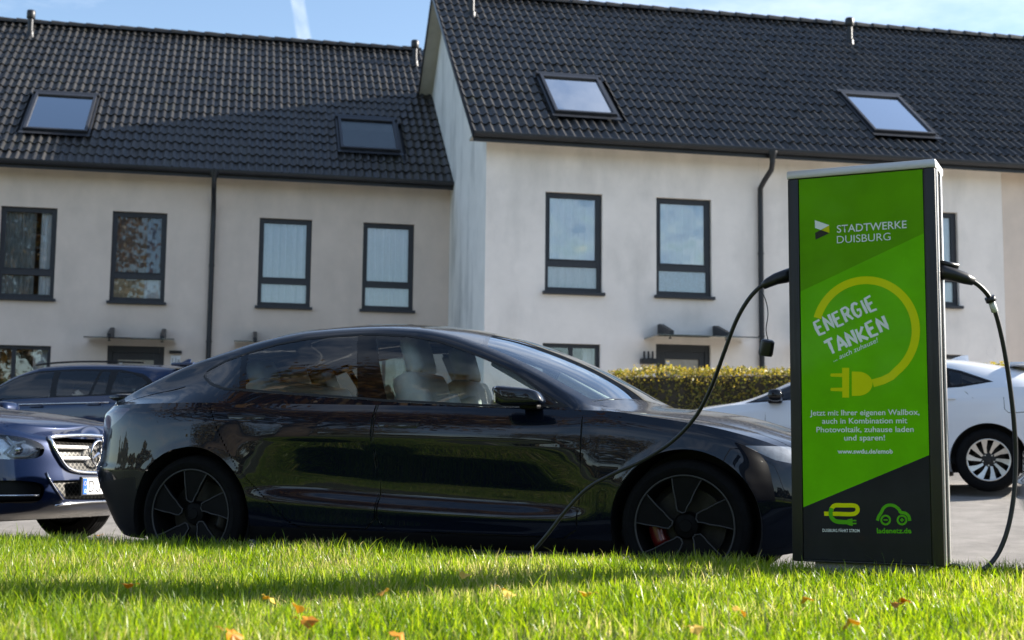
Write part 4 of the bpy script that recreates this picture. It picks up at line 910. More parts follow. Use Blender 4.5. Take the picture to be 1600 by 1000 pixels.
# ================================================================== OTHER PARKED CARS
def simple_car(root, C, paintm, dlo, windows, doors, wheels_y, r, rim, style, nsp, rimmat, ws, rwin, lamp=None, tail=None, glassm='tintglass', fine=1.0, seatm='greyseat', roof_rails=False, hooks=None, arch=.05, handles=()):
    B = Body(C, fine); lo, up = B.lower, B.upper; both = lambda s: [s, mirror(s)]; bands = []
    ra = r + arch
    for xw in (C['xwf'], C['xwr']): _, lo = split(lo, np.hypot(lo.x - xw, lo.z - r) - ra)
    inner, up = split(up, sdf(dlo, up.x, up.z) + 1e9 * (up.y < .3)); wl = []
    for p in windows: a, inner = split(inner, sdf(p, inner.x, inner.z)); wl.append(a)
    x0, x1 = ws
    scr, up = split(up, np.maximum.reduce([x0 + .06 * (up.y / .6) ** 2 - up.x, up.x - (x1 - .20 * (up.y / .7) ** 2), up.y - (C['wr'](up.x) - .05), (up.z < .8) * 1.0]))
    x0, x1 = rwin
    rw, up = split(up, np.maximum.reduce([x0 - up.x, up.x - x1, up.y - (C['wr'](up.x) - .07)]))
    bh, up = gap_band(up, np.where(up.x > C['xcowl'] - .3, np.maximum.reduce([C['xcowl'] - .2 * (up.y / .7) ** 2 + .02 - up.x, up.y - .72 + .06 * np.clip(up.x - 1.2, 0, 2)]), 1.0), .004); bands.append(bh)
    dl = []
    for p in doors:
        b_, lo = gap_band(lo, sdf(p, lo.x, lo.z), .003); bands.append(b_); a, lo = split(lo, sdf(p, lo.x, lo.z)); dl.append(a)
    parts = {}
    if lamp is not None: parts['headlight'], lo = split(lo, np.maximum(sdf(lamp, lo.x, lo.z), .34 - lo.y))
    if tail is not None: parts['tail_light'], lo = split(lo, np.maximum(sdf(tail, lo.x, lo.z), .40 - lo.y))
    if hooks: lo = hooks(B, lo, root)
    emit('body', both(lo) + both(up), paintm, root); emit('windshield', both(scr), M['screen'], root); emit('rear_window', both(rw), M['tintglass'], root)
    for b in bands:
        for q in both(b): emit('shut_line', [q], M['black'], root)
    for sgn, fn in ((1, lambda s: s), (-1, mirror)):
        for i, a in enumerate(dl):
            de = emit('door', [fn(a)], paintm, root)
            if i < len(handles):
                hx, hz = handles[i]; hy = B.side_y(hx, hz); MB().bbox((hx, sgn * (hy + .018), hz), (.10, .012, .012), .008).build('door_handle', paintm, de, smooth=True)
        for a in wl: emit('window', [fn(a)], M[glassm], root)
        emit('window_trim', [fn(inner)], M['trim'], root)
        if 'headlight' in parts: emit('headlight', [fn(parts['headlight'])], M['lens'], root)
        if 'tail_light' in parts: emit('tail_light', [fn(parts['tail_light'])], M['tail_red'], root)
        for xw in (C['xwf'], C['xwr']):
            arch_liner(root, xw, sgn, r, ra + .002, wheels_y); wheel(root, xw, sgn, wheels_y, r, .215, rim, style, rimmat, M['tyre'], spin=.3, nsp=nsp)
        mx_, mz = C['xcowl'] - .42, float(C['zsh'](C['xcowl'] - .42)) + .07
        mi = MB().bbox((mx_, sgn * (.92 * C['hw'] + .14), mz), (.075, .105, .065), .055).build('mirror', M['gloss'] if paintm is M['whitecar'] else paintm, root, smooth=True)
        MB().bbox((mx_ + .02, sgn * (.92 * C['hw'] + .02), mz - .06), (.07, .08, .02), .015).build('mirror_foot', M['trim'], mi, smooth=True)
        if roof_rails:
            pts = [(x, sgn * (float(C['wr'](x)) - .02), float(C['zr'](x)) + .055) for x in np.linspace(.1, -1.6, 12)]
            MB().tube(pts, .014, 6).build('roof_rail', M['trim'], root, smooth=True)
    interior(root, C, M[seatm], rows=(C['xcowl'] - 1.05, C['xcowl'] - 1.95), zf=.34); underbody(root, C, r)
    return B
# ---- dark blue estate, nose towards the black saloon's tail
P = onplane(157, 706, DV, 8.0); s_star = float(P @ SV)
MC = dict(xf=2.29, xr=-2.58, xaf=1.45, xar=-1.6, nf=2.9, nr=2.6, xwf=1.437, xwr=-1.437, xcowl=1.0, hw=.925,
    wm=tab((-2.6, .90), (-1.4, .925), (0, .925), (1.44, .925), (2.3, .90)), zb=tab((-2.58, .30), (-2, .20), (1.8, .20), (2.29, .21)),
    zsh=tab((-2.58, .95), (-1.5, .97), (0, .96), (1.0, .95), (1.5, .91), (1.9, .86), (2.1, .82), (2.2, .79), (2.29, .765)),
    side=tab((0, .12), (.08, .05), (.2, .02), (.5, 0), (.75, .005), (.92, .03), (1, .065)), nose=tab((0, .20), (.10, .06), (.25, .0), (.42, .01), (.62, .03), (.85, .055), (.95, .075), (1, .11)), tail=tab((0, .2), (.3, .0), (.7, .03), (1, .1)),
    wr=tab((-2.58, .55), (-2, .62), (-.5, .60), (.2, .66), (.6, .74), (.9, .78), (1.1, .74), (1.8, .68), (2.29, .5)),
    zr=tab((-2.58, 1.05), (-2.3, 1.12), (-1.6, 1.32), (-.6, 1.40), (-.1, 1.37), (.4, 1.2), (.85, .99), (1.0, .96), (1.5, .935), (1.9, .885), (2.15, .835), (2.29, .775)),
    zc=tab((-2.58, 1.10), (-2.2, 1.2), (-1.5, 1.41), (-.6, 1.475), (0, 1.43), (.5, 1.27), (.9, 1.07), (1.05, 1.0), (1.4, .985), (1.8, .945), (2.1, .885), (2.22, .84), (2.29, .78)))
rm = car_root('navy_car', 'navy blue car with chrome grille, parked nose to the black saloon\'s tail', s_star - 2.27, 8.0, -TH, z=.02)
M['mesh'] = mat('grille_mesh', (.06, .06, .055), rough=.35, metal=.6)
def lattice(m_, sc=48):
    t = m_.node_tree; b = t.nodes['Principled BSDF']; tcn = t.nodes.new('ShaderNodeTexCoord'); mpn = t.nodes.new('ShaderNodeMapping'); mpn.inputs['Rotation'].default_value = (R(45), 0, 0); mpn.inputs['Scale'].default_value = (0, sc, sc)
    ck = t.nodes.new('ShaderNodeTexBrick'); ck.offset = 0; ck.inputs['Scale'].default_value = 1; ck.inputs['Mortar Size'].default_value = .13; ck.inputs['Brick Width'].default_value = 1; ck.inputs['Row Height'].default_value = 1
    ck.inputs['Color1'].default_value = (.006, .006, .006, 1); ck.inputs['Color2'].default_value = (.006, .006, .006, 1); ck.inputs['Mortar'].default_value = (.08, .075, .068, 1)
    sp = t.nodes.new('ShaderNodeSeparateXYZ'); cb = t.nodes.new('ShaderNodeCombineXYZ'); t.links.new(tcn.outputs['Object'], mpn.inputs['Vector']); t.links.new(mpn.outputs['Vector'], sp.inputs[0]); t.links.new(sp.outputs['Y'], cb.inputs['X']); t.links.new(sp.outputs['Z'], cb.inputs['Y'])
    t.links.new(cb.outputs[0], ck.inputs['Vector']); t.links.new(ck.outputs['Color'], b.inputs['Base Color'])
lattice(M['mesh'], 34)
M['lampglass'] = glass('clear_lamp_cover', (.85, .88, .9), ior=1.5, boost=1.5)
M['lampbowl'] = mat('lamp_reflector', (.50, .51, .53), rough=.25, metal=.85, var=.55, scale=11)
M['led'] = mat('lamp_light_guide', (.80, .82, .85), rough=.2, coat=.5)
M['plate'] = mat('number_plate_white', (.74, .75, .76), rough=.35, var=.03); M['eublue'] = mat('plate_blue_band', (.015, .10, .50), rough=.35)
def navy_front(B, lo, root):
    both = lambda s: [s, mirror(s)]
    fz = lambda sh: sh.x > 1.75
    gr = resample([(-.40, .770), (0, .792), (.40, .770), (.435, .735), (.40, .64), (.30, .545), (0, .525), (-.30, .545), (-.40, .64), (-.435, .735)], 5)
    g, lo = split(lo, np.where(fz(lo), sdf(gr, lo.y, lo.z), 1.0))
    gi = emit('grille', both(shift(g, -.035)), M['mesh'], root)
    fr = [(B.front_x(y, min(z, .76)) + .012 - (.02 if z > .76 else 0), y, z) for y, z in gr]; fr.append(fr[0]); MB().tube(fr, .0135, 8, cap=False).build('grille_frame', M['chrome'], gi, smooth=True)
    # dark painted surround is the body itself; two broad louvres and the ringed star
    for z in (.700, .625):
        for sg in (-1, 1):
            yy = np.linspace(.08, .405 if z > .66 else .375, 8); vs = []; fs = []
            for y in yy:
                x = B.front_x(y, z) + .002
                vs += [(x + .010, sg * y, z - .002), (x + .002, sg * y, z + .014), (x - .03, sg * y, z + .010), (x - .03, sg * y, z - .010), (x + .002, sg * y, z - .012)]
            for i in range(7):
                for k in range(5): a = i * 5 + k; b = i * 5 + (k + 1) % 5; fs.append((a, b, b + 5, a + 5))
            MB().add(vs, fs).build('louvre', M['alloy'], gi, smooth=False)
    xs = B.front_x(0, .665) + .02; Ms = Matrix.Translation((xs, 0, .665)) @ Matrix.Rotation(R(90), 4, 'Y')
    MB().tube([tuple(Ms @ Vector((.088 * math.cos(a), .088 * math.sin(a), 0))) for a in np.linspace(0, 2 * math.pi, 33)], .009, 8, cap=False).build('badge_ring', M['chrome'], gi, smooth=True)
    st = MB()
    for k in range(3):
        a = math.pi + k * 2 * math.pi / 3; st.add([tuple(Ms @ Vector(p)) for p in [(.086 * math.cos(a), .086 * math.sin(a), .0), (.016 * math.cos(a + 1.05), .016 * math.sin(a + 1.05), 0), (0, 0, .012), (.016 * math.cos(a - 1.05), .016 * math.sin(a - 1.05), 0)]], [(0, 1, 2), (0, 2, 3), (0, 3, 1)])
    st.build('badge_star', M['chrome'], gi, fix=False)
    lamp = resample([(.495, .70), (.56, .745), (.70, .775), (.86, .785), (.95, .77), (.95, .655), (.82, .622), (.66, .615), (.53, .635)], 4)
    l, lo = split(lo, np.where(fz(lo) | (lo.x > 1.62), sdf(lamp, lo.y, lo.z), 1.0))
    for fn in (lambda s: s, mirror):
        hl = emit('headlight', [fn(l)], M['lampglass'], root); emit('reflector', [fn(shift(l, -.05))], M['lampbowl'], hl)
        sg = 1 if fn is not mirror else -1
        for path in ([(.53, .675), (.60, .640), (.68, .632), (.72, .66), (.66, .72), (.60, .735)], [(.74, .65), (.80, .635), (.86, .65)], [(.70, .765), (.66, .70), (.70, .64)]):
            MB().tube([(B.front_x(y, z) - .022, sg * y, z) for y, z in path], .009, 6).build('light_guide', M['led'], hl, smooth=True)
        for y, z, r_ in ((.63, .68, .035), (.78, .70, .042)):
            MB().lathe([(0, .03), (r_ * .5, .026), (r_ * .85, .012), (r_, -.01), (r_ * 1.15, 0)], 16, Matrix.Translation((B.front_x(y, z) - .05, sg * y, z)) @ Matrix.Rotation(R(90), 4, 'Y')).build('projector', M['chrome'], hl, smooth=True)
    ci = [(-.47, .475), (0, .48), (.47, .475), (.36, .345), (0, .335), (-.36, .345)]
    c, lo = split(lo, np.where(fz(lo), sdf(ci, lo.y, lo.z), 1.0)); li = emit('lower_intake', both(shift(c, -.03)), M['mesh'], root)
    si = resample([(.53, .445), (.70, .475), (.86, .45), (.86, .335), (.70, .325), (.56, .335)], 4)
    c2, lo = split(lo, np.where(fz(lo), sdf(si, lo.y, lo.z), 1.0)); [emit('side_intake', [q], M['trim'], root) for q in both(shift(c2, -.045))]
    for sg in (-1, 1):
        MB().tube([(B.front_x(y, .375) - .012, sg * y, .375) for y in np.linspace(.55, .83, 8)], .007, 6).build('intake_strip', M['chrome'], root, smooth=True)
        MB().tube([(B.front_x(y, z) + .006, sg * y, z) for y, z in [(.50, .53), (.485, .48), (.44, .41), (.385, .345)]], .006, 6).build('intake_edge', M['chrome'], root, smooth=True)
    MB().tube([(B.front_x(y, .325 - .05 * abs(y) ** 2) + .006, y, .325 - .10 * abs(y) ** 2) for y in np.linspace(-.44, .44, 24)], .009, 6).build('chrome_lip', M['chrome'], root, smooth=True)
    xp = B.front_x(0, .43) + .035
    pb = MB().bbox((xp, 0, .435), (.012, .27, .065), .006).build('number_plate', M['black'], root)
    MB().bbox((xp + .010, 0, .435), (.006, .262, .056), .003).build('plate_face', M['plate'], pb)
    MB().box(xp + .0165, -.260, .381, xp + .0172, -.216, .489).build('plate_band', M['eublue'], pb)
    t1 = link('plate_letters', text_mesh('DU', .118, space=1.05, bold=.0), M['ink'], pb); t1.location = (xp + .0175, -.205, .394); t1.rotation_euler = (R(90), 0, R(90)); t1.scale = (.82, 1.0, 1)
    t2 = link('plate_letters', text_mesh('D', .034), M['plate'], pb); t2.location = (xp + .0178, -.247, .392); t2.rotation_euler = (R(90), 0, R(90))
    ring = MB()
    for k in range(12):
        a = k * math.pi / 6; ring.box(xp + .0174, -.238 + .013 * math.cos(a) - .002, .455 + .013 * math.sin(a) - .002, xp + .0179, -.238 + .013 * math.cos(a) + .002, .455 + .013 * math.sin(a) + .002)
    ring.build('plate_stars', mat('plate_gold', (.75, .55, .03), rough=.4), pb)
    return lo
simple_car(rm, MC, M['navy'], [(.80, .965), (.5, 1.14), (.2, 1.27), (-.1, 1.335), (-.6, 1.36), (-1.2, 1.30), (-1.7, 1.15), (-1.5, 1.02)], [[(.70, .975), (.45, 1.13), (.2, 1.25), (-.08, 1.31), (-.12, .98)], [(-.2, .985), (-.18, 1.32), (-.6, 1.34), (-1.1, 1.29), (-1.05, 1.0)]], [[(.75, 1.2), (.80, .3), (-.2, .28), (-.22, 1.2)], [(-.24, 1.2), (-.22, .28), (-.95, .3), (-1.2, .7), (-1.2, 1.2)]], .905, .335, .235, 'alloy', 10, M['rim_black'], (.05, 1.0), (-2.2, -1.35), hooks=navy_front)
# ---- dark blue crossover across the road, seen over the navy bonnet
XC = dict(xf=2.17, xr=-2.28, xaf=1.4, xar=-1.65, nf=2.6, nr=3.2, xwf=1.335, xwr=-1.335, xcowl=1.05, hw=.91,
    wm=tab((-2.3, .89), (0, .91), (2.2, .89)), zb=tab((-2.28, .34), (-1.8, .22), (1.7, .22), (2.17, .27)),
    zsh=tab((-2.28, 1.08), (-1.6, 1.09), (-.5, 1.055), (.5, 1.02), (1.0, .99), (1.5, .95), (1.9, .88), (2.17, .80)),
    side=tab((0, .10), (.1, .03), (.4, .01), (.6, 0), (.85, .01), (1, .05)), nose=tab((0, .15), (.3, 0), (.8, .03), (1, .1)), tail=tab((0, .15), (.3, 0), (.8, .06), (1, .12)),
    wr=tab((-2.28, .58), (-1.9, .60), (-1, .62), (0, .64), (.5, .70), (.95, .78), (1.2, .76), (2.17, .55)),
    zr=tab((-2.28, 1.25), (-2.15, 1.42), (-2.0, 1.475), (-1.4, 1.525), (-.6, 1.545), (0, 1.52), (.35, 1.42), (.7, 1.23), (1.0, 1.05), (1.2, 1.01), (1.6, .96), (2.17, .82)),
    zc=tab((-2.28, 1.27), (-2.2, 1.45), (-2.0, 1.53), (-1.4, 1.58), (-.6, 1.60), (0, 1.58), (.4, 1.47), (.75, 1.28), (1.05, 1.09), (1.3, 1.05), (1.8, .97), (2.17, .84)))
Pr = onplane(282, 590, DV, 14.75); s_r = float(Pr @ SV)
rx = car_root('dark_blue_crossover', 'dark blue crossover with roof rails, parked across the road below the house canopy', s_r - 2.24, 15.45, math.pi - TH)
rx.scale = (1, 1, .955)
simple_car(rx, XC, M['darkblue'], [(.98, 1.035), (.6, 1.26), (.3, 1.41), (0, 1.475), (-.6, 1.495), (-1.3, 1.475), (-1.7, 1.40), (-1.88, 1.27), (-1.72, 1.13), (-1.2, 1.105), (0, 1.075)],
    [[(.86, 1.06), (.55, 1.25), (.28, 1.385), (0, 1.445), (-.25, 1.455), (-.32, 1.095), (0, 1.09)], [(-.35, 1.455), (-.6, 1.465), (-.98, 1.457), (-.93, 1.12), (-.42, 1.105)], [(-1.03, 1.453), (-1.15, 1.445), (-1.19, 1.13), (-.98, 1.122)], [(-1.27, 1.44), (-1.5, 1.41), (-1.70, 1.34), (-1.78, 1.27), (-1.66, 1.165), (-1.27, 1.14)]],
    [[(.82, 1.5), (.86, .34), (-.28, .32), (-.30, 1.5)], [(-.32, 1.5), (-.30, .32), (-.90, .34), (-1.20, .8), (-1.22, 1.5)]], .895, .34, .23, 'alloy', 5, M['alloy'], (.15, 1.05), (-2.24, -2.02), roof_rails=True, glassm='carglass', handles=((-.16, .96), (-1.06, .985)))
sp_ = MB().bbox((-2.17, 0, 1.545), (.17, .58, .022), .02).build('roof_spoiler', M['darkblue'], rx, smooth=True)
MB().add([(-1.72, -.012, 1.585), (-1.92, -.012, 1.575), (-1.93, -.006, 1.66), (-1.89, -.006, 1.665), (-1.72, .012, 1.585), (-1.92, .012, 1.575), (-1.93, .006, 1.66), (-1.89, .006, 1.665)], [(0, 1, 2, 3), (7, 6, 5, 4), (0, 3, 7, 4), (1, 5, 6, 2), (2, 6, 7, 3)]).build('roof_antenna', M['darkblue'], rx, smooth=True)
for sg in (-1, 1): MB().tube([(x, sg * (.915 * 1 - .02), .985 + .03 * (.5 - x) / 2) for x in np.linspace(.7, -1.3, 8)], .008, 6).build('flank_strip', M['chrome'], rx, smooth=True)
# ---- white hatchback across the road, partly behind the station
HCAR = dict(xf=2.23, xr=-2.29, xaf=1.45, xar=-1.6, nf=2.5, nr=2.8, xwf=1.35, xwr=-1.35, xcowl=1.18, hw=.90,
    wm=tab((-2.3, .88), (-1.35, .905), (0, .895), (1.35, .90), (2.3, .87)), zb=tab((-2.29, .32), (-1.8, .20), (1.7, .19), (2.23, .24)),
    zsh=tab((-2.29, 1.02), (-1.8, 1.055), (-1.3, 1.045), (-.5, .985), (.5, .925), (1.2, .89), (1.6, .83), (2.0, .74), (2.23, .66)),
    side=tab((0, .10), (.12, .03), (.25, .025), (.45, .012), (.65, 0), (.85, .012), (1, .055)), nose=tab((0, .15), (.3, 0), (.8, .03), (1, .1)), tail=tab((0, .18), (.3, 0), (.7, .03), (1, .1)),
    wr=tab((-2.29, .55), (-1.9, .58), (-1, .58), (0, .60), (.5, .67), (.95, .76), (1.2, .76), (1.6, .70), (2.23, .5)),
    zr=tab((-2.29, 1.06), (-2.1, 1.13), (-1.75, 1.20), (-1.4, 1.285), (-1.0, 1.345), (-.5, 1.375), (-.1, 1.37), (.2, 1.30), (.6, 1.12), (.95, .97), (1.2, .92), (1.6, .86), (2.23, .68)),
    zc=tab((-2.29, 1.08), (-2.1, 1.16), (-1.75, 1.265), (-1.4, 1.345), (-1.0, 1.40), (-.5, 1.43), (-.1, 1.42), (.3, 1.34), (.7, 1.18), (1.05, 1.02), (1.25, .95), (1.6, .91), (2.0, .80), (2.23, .68)))
# rear wheel: on the sloping road, hub .32 above it
nrm = np.array([0, 0, 1.0]) - .0615 * DV; Pw = onplane(1545, 727, nrm, .32 - .0615 * 8.5); s_w, d_w = float(Pw @ SV), float(Pw @ DV)
rh = car_root('white_hatchback', 'white hatchback with silver swirl-spoke wheel, parked across the road behind the station', s_w - 1.35, d_w + .885, math.pi - TH)
hb = simple_car(rh, HCAR, M['whitecar'], [(1.12, .905), (.75, 1.06), (.4, 1.21), (.1, 1.30), (-.3, 1.335), (-.8, 1.315), (-1.1, 1.24), (-1.42, 1.115), (-1.1, 1.06), (-.5, 1.02), (.3, .96)],
    [[(1.0, .93), (.72, 1.055), (.38, 1.195), (.1, 1.275), (-.14, 1.30), (-.2, 1.015), (.3, .975)], [(-.26, 1.30), (-.7, 1.285), (-.92, 1.245), (-.95, 1.075), (-.3, 1.02)], [(-.99, 1.235), (-1.10, 1.205), (-1.33, 1.115), (-1.0, 1.08)]],
    [[(.86, 1.4), (.90, .30), (-.22, .28), (-.24, 1.4)], [(-.26, 1.4), (-.24, .28), (-.85, .30), (-1.0, .55), (-1.22, .95), (-1.05, 1.08), (-.95, 1.4)]], .885, .32, .215, 'alloy', 10, M['rim_black'], (.22, 1.18), (-2.18, -1.75), glassm='tintglass', tail=[(-1.98, 1.0), (-2.4, 1.02), (-2.4, .80), (-2.15, .82)], handles=((-.12, .89), (-.95, .94)))
MB().bbox((-1.72, 0, 1.315), (.14, .56, .016), .014).build('roof_spoiler', M['whitecar'], rh, smooth=True)
MB().add([(-.95, -.025, 1.395), (-1.18, -.025, 1.375), (-1.17, 0, 1.455), (-1.10, 0, 1.45), (-.95, .025, 1.395), (-1.18, .025, 1.375)], [(0, 1, 2, 3), (4, 3, 2, 5), (1, 5, 2), (0, 3, 4)]).build('shark_fin_antenna', M['whitecar'], rh, smooth=False, fix=True)
for sg in (1,):
    fy = hb.side_y(-1.62, .86); fl = [(-1.53, .93), (-1.53, .83), (-1.57, .795), (-1.72, .795)]
    MB().tube([(x, sg * hb.side_y(x, z), z) for x, z in [(-1.51, .95), (-1.515, .83), (-1.55, .795), (-1.64, .795), (-1.71, .80), (-1.73, .84)]], .0035, 5).build('fuel_flap', M['black'], rh)
# ---- grey car whose tail just enters the frame
GC = dict(HCAR); GC.update(nr=4.0, xr=-2.05, zr=tab((-2.05, 1.10), (-1.98, 1.25), (-1.8, 1.36), (-1.4, 1.42), (-.5, 1.45), (-.1, 1.44), (.2, 1.36), (.6, 1.17), (.95, 1.0), (1.2, .93), (1.6, .87), (2.23, .68)),
    zc=tab((-2.05, 1.12), (-1.98, 1.30), (-1.8, 1.42), (-1.4, 1.48), (-.5, 1.51), (-.1, 1.49), (.3, 1.40), (.7, 1.22), (1.05, 1.04), (1.25, .97), (1.6, .92), (2.0, .80), (2.23, .68)),
    tail=tab((0, .16), (.15, .06), (.30, .0), (.42, .0), (.46, .04), (.62, .045), (.66, .10), (.8, .06), (1, .09)))
Pg = onplane(1589, 700, DV, 7.6); s_g = float(Pg @ SV)
rg_ = car_root('grey_hatchback', 'grey hatchback of which only the tail shows, beside the hanging right cable', s_g + 2.04, 7.62, -TH)
simple_car(rg_, GC, M['greycar'], [(1.02, .925), (.75, 1.08), (.4, 1.24), (.1, 1.34), (-.3, 1.38), (-1.0, 1.37), (-1.5, 1.31), (-1.6, 1.12), (-.5, 1.03)], [[(.9, .95), (.7, 1.075), (.38, 1.215), (.1, 1.31), (-.14, 1.34), (-.2, 1.03)], [(-.26, 1.34), (-.95, 1.34), (-1.0, 1.09), (-.3, 1.04)]], [[(.84, 1.4), (.86, .30), (-.22, .28), (-.24, 1.4)], [(-.26, 1.4), (-.24, .28), (-.85, .30), (-1.15, .95), (-1.15, 1.4)]], .885, .32, .215, 'alloy', 5, M['alloy'], (.22, 1.15), (-2.02, -1.84), tail=[(-1.80, 1.03), (-2.4, 1.04), (-2.4, .74), (-1.95, .76)])
# ================================================================== CHARGING STATION
THS = .449
SS = np.array([math.cos(THS), -math.sin(THS), 0]); SN = np.array([math.sin(THS), math.cos(THS), 0]); SO = np.array([1.151, 5.49, 0])
stn = empty('charging_station', (SO[0], SO[1], 0), -THS, 'tall green charging station with dark frame and silver cap, standing in the grass', 'charging station')
def pxs(x, y, off=0.0):
    P_ = onplane(x, y, SN, SO @ SN + off); return float((P_ - SO) @ SS), float(P_[2])
M['st_black'] = mat('station_dark_frame', (.010, .009, .008), rough=.45, coat=.1, var=.15, scale=9)
M['st_alu'] = mat('brushed_aluminium', (.55, .54, .53), rough=.35, metal=.7, var=.06, scale=20, stretch=(1, 1, 12))
def printm(name, col, var=.05): return mat(name, col, rough=.55, coat=.10, var=var, scale=5, coat_rough=.05, spec=.08)
M['g_dark'] = printm('print_dark_green', (.125, .37, .0005), .12); M['g_light'] = printm('print_bright_green', (.155, .54, .0005), .12)
M['p_grey'] = printm('print_anthracite', (.022, .022, .024), .2); M['p_yellow'] = printm('print_yellow_green', (.74, .76, .002)); M['p_white'] = printm('print_white', (.88, .89, .86))
M['p_lime'] = printm('print_lime', (.10, .42, .01)); M['p_dark'] = printm('print_dark_grey', (.045, .042, .036)); M['p_yel2'] = printm('print_signal_yellow', (.62, .60, .01))
M['st_concrete'] = mat('station_plinth', (.30, .28, .25), rough=.85, var=.2, scale=12, bump=.2)
W_ = .596; TH_ = .20; zt_ = 1.866; zb_ = .252; cap = .036
xl0, _ = pxs(1249, 400); xl1, _ = pxs(1258, 875); PL = .048; PR = W_ - .049
body = MB().bbox((W_ / 2, TH_ / 2 + .006, (zt_ - cap + zb_) / 2), (W_ / 2 - .004, TH_ / 2 - .012, (zt_ - cap - zb_) / 2), .012).build('cabinet', M['st_black'], stn, angle=30)
for x0_, x1_ in ((0, PL - .002), (PR + .002, W_)):
    MB().bbox(((x0_ + x1_) / 2, .012, (zt_ - cap + zb_) / 2), ((x1_ - x0_) / 2, .018, (zt_ - cap - zb_) / 2), .008).build('side_column', M['st_black'], stn, angle=30)
MB().bbox((W_ / 2, TH_ / 2 - .002, zt_ - cap / 2), (W_ / 2 + .004, TH_ / 2 + .006, cap / 2), .009).build('top_cap', M['st_alu'], stn, angle=30)
MB().bbox(((PL + PR) / 2, .002, zb_ + .004), ((PR - PL) / 2, .008, .004), .002).build('bottom_rail', M['st_black'], stn)
for y0_, y1_, z0_ in ((.012, .028, 1.0), (.118, .150, .9)): MB().bbox((W_ + .001, (y0_ + y1_) / 2, (zb_ + zt_ - cap) / 2), (.004, (y1_ - y0_) / 2, (zt_ - cap - zb_) / 2 - .004), .002).build('side_rail', M['st_alu'], stn)
MB().bbox((.30, .10, .13), (.215, .075, .125), .008).build('plinth', M['st_concrete'], stn, angle=30)
YF = -.0015
def flat(name, pts, m_, layer, parent=stn):
    me = bpy.data.meshes.new(name); me.from_pydata([(a, YF - .0007 * layer, b) for a, b in pts], [], [tuple(range(len(pts)))]); 
    bm = bmesh.new(); bm.from_mesh(me); bmesh.ops.triangulate(bm, faces=bm.faces[:]); bm.to_mesh(me); bm.free()
    return link(name, me, m_, parent)
TL, TR_, BR_, BL_ = (PL, zt_ - cap - .003), (PR, zt_ - cap - .003), (PR, zb_ + .010), (PL, zb_ + .010)
panel = flat('poster_panel', [TL, TR_, BR_, BL_], M['g_dark'], 0)
dl_ = pxs(1252.4, 454.9); dr_ = pxs(1443.5, 364.6); gl_ = pxs(1256.8, 792); gr_ = pxs(1452, 711)
def atx(p, q, x): return (x, p[1] + (q[1] - p[1]) * (x - p[0]) / (q[0] - p[0]))
flat('poster_green', [atx(dl_, dr_, PL), atx(dl_, dr_, PR), atx(gl_, gr_, PR), atx(gl_, gr_, PL)], M['g_light'], 1, panel)
flat('poster_grey', [atx(gl_, gr_, PL), atx(gl_, gr_, PR), BR_, BL_], M['p_grey'], 1, panel)
def ribbon(name, pts, w, m_, layer, closed=False, taper=None):
    P_ = [np.array(p, float) for p in pts]; n = len(P_); L = []; Rr = []
    for i in range(n):
        a = P_[(i - 1) % n] if closed or i > 0 else P_[i]; b = P_[(i + 1) % n] if closed or i < n - 1 else P_[i]
        t = b - a; t = t / max(np.linalg.norm(t), 1e-9); nn = np.array([-t[1], t[0]]); ww = w * (taper(i / (n - 1)) if taper else 1)
        L.append(P_[i] + nn * ww / 2); Rr.append(P_[i] - nn * ww / 2)
    vs = [(p[0], YF - .0007 * layer, p[1]) for p in L + Rr]; fs = [(i, i + 1, n + i + 1, n + i) for i in range(n - 1)]
    if closed: fs.append((n - 1, 0, n, 2 * n - 1))
    return MB().add(vs, fs).build(name, m_, panel, fix=False)
mpp = abs(pxs(1400, 500)[0] - pxs(1390, 500)[0]) / 10; mpy = abs(pxs(1350, 500)[1] - pxs(1350, 510)[1]) / 10
cc = pxs(1351.5, 517.5); ra_ = .5 * (86 + 73.5)
arc = []
for a in np.linspace(R(163), R(-52), 60): arc.append((cc[0] + ra_ * mpp * math.cos(a), cc[1] + ra_ * mpy * math.sin(a)))
for q in [(1393, 588), (1380, 594.5), (1364, 599)]: arc.append(pxs(*q))
ribbon('cable_ring', arc, 12.8 * mpp, M['p_yellow'], 2)
c3 = lambda a, b: pxs(1220 + a / 5.714, 580 + b / 5.714); c4 = lambda a, b: pxs(1220 + a / 5.714, 750 + b / 5.714); c1 = lambda a, b: pxs(1220 + a / 5.714, 230 + b / 5.714)
dpts = [(635, 3)] + [(690 + 130 * math.cos(a) * 1.0, 112 - 108 * math.sin(a)) for a in np.linspace(R(88), R(-88), 18)] + [(635, 222)]
flat('plug_body', [c3(*q) for q in dpts], M['p_yellow'], 2, panel); flat('plug_collar', [c3(*q) for q in [(548, -30), (612, -30), (610, 236), (550, 236)]], M['p_yellow'], 2, panel)
for y_ in (35, 163): flat('plug_pin', [c3(*q) for q in [(450, y_ - 14), (552, y_ - 16), (552, y_ + 17), (450, y_ + 14), (442, y_)]], M['p_yellow'], 2, panel)
flat('logo_piece', [c1(*q) for q in [(305, 652), (435, 697), (358, 740), (307, 722)]], M['p_white'], 2, panel)
flat('logo_piece', [c1(*q) for q in [(435, 697), (435, 766), (362, 740)]], M['p_yel2'], 2, panel); flat('logo_piece', [c1(*q) for q in [(308, 766), (358, 741), (435, 768), (312, 826)]], M['p_dark'], 2, panel)
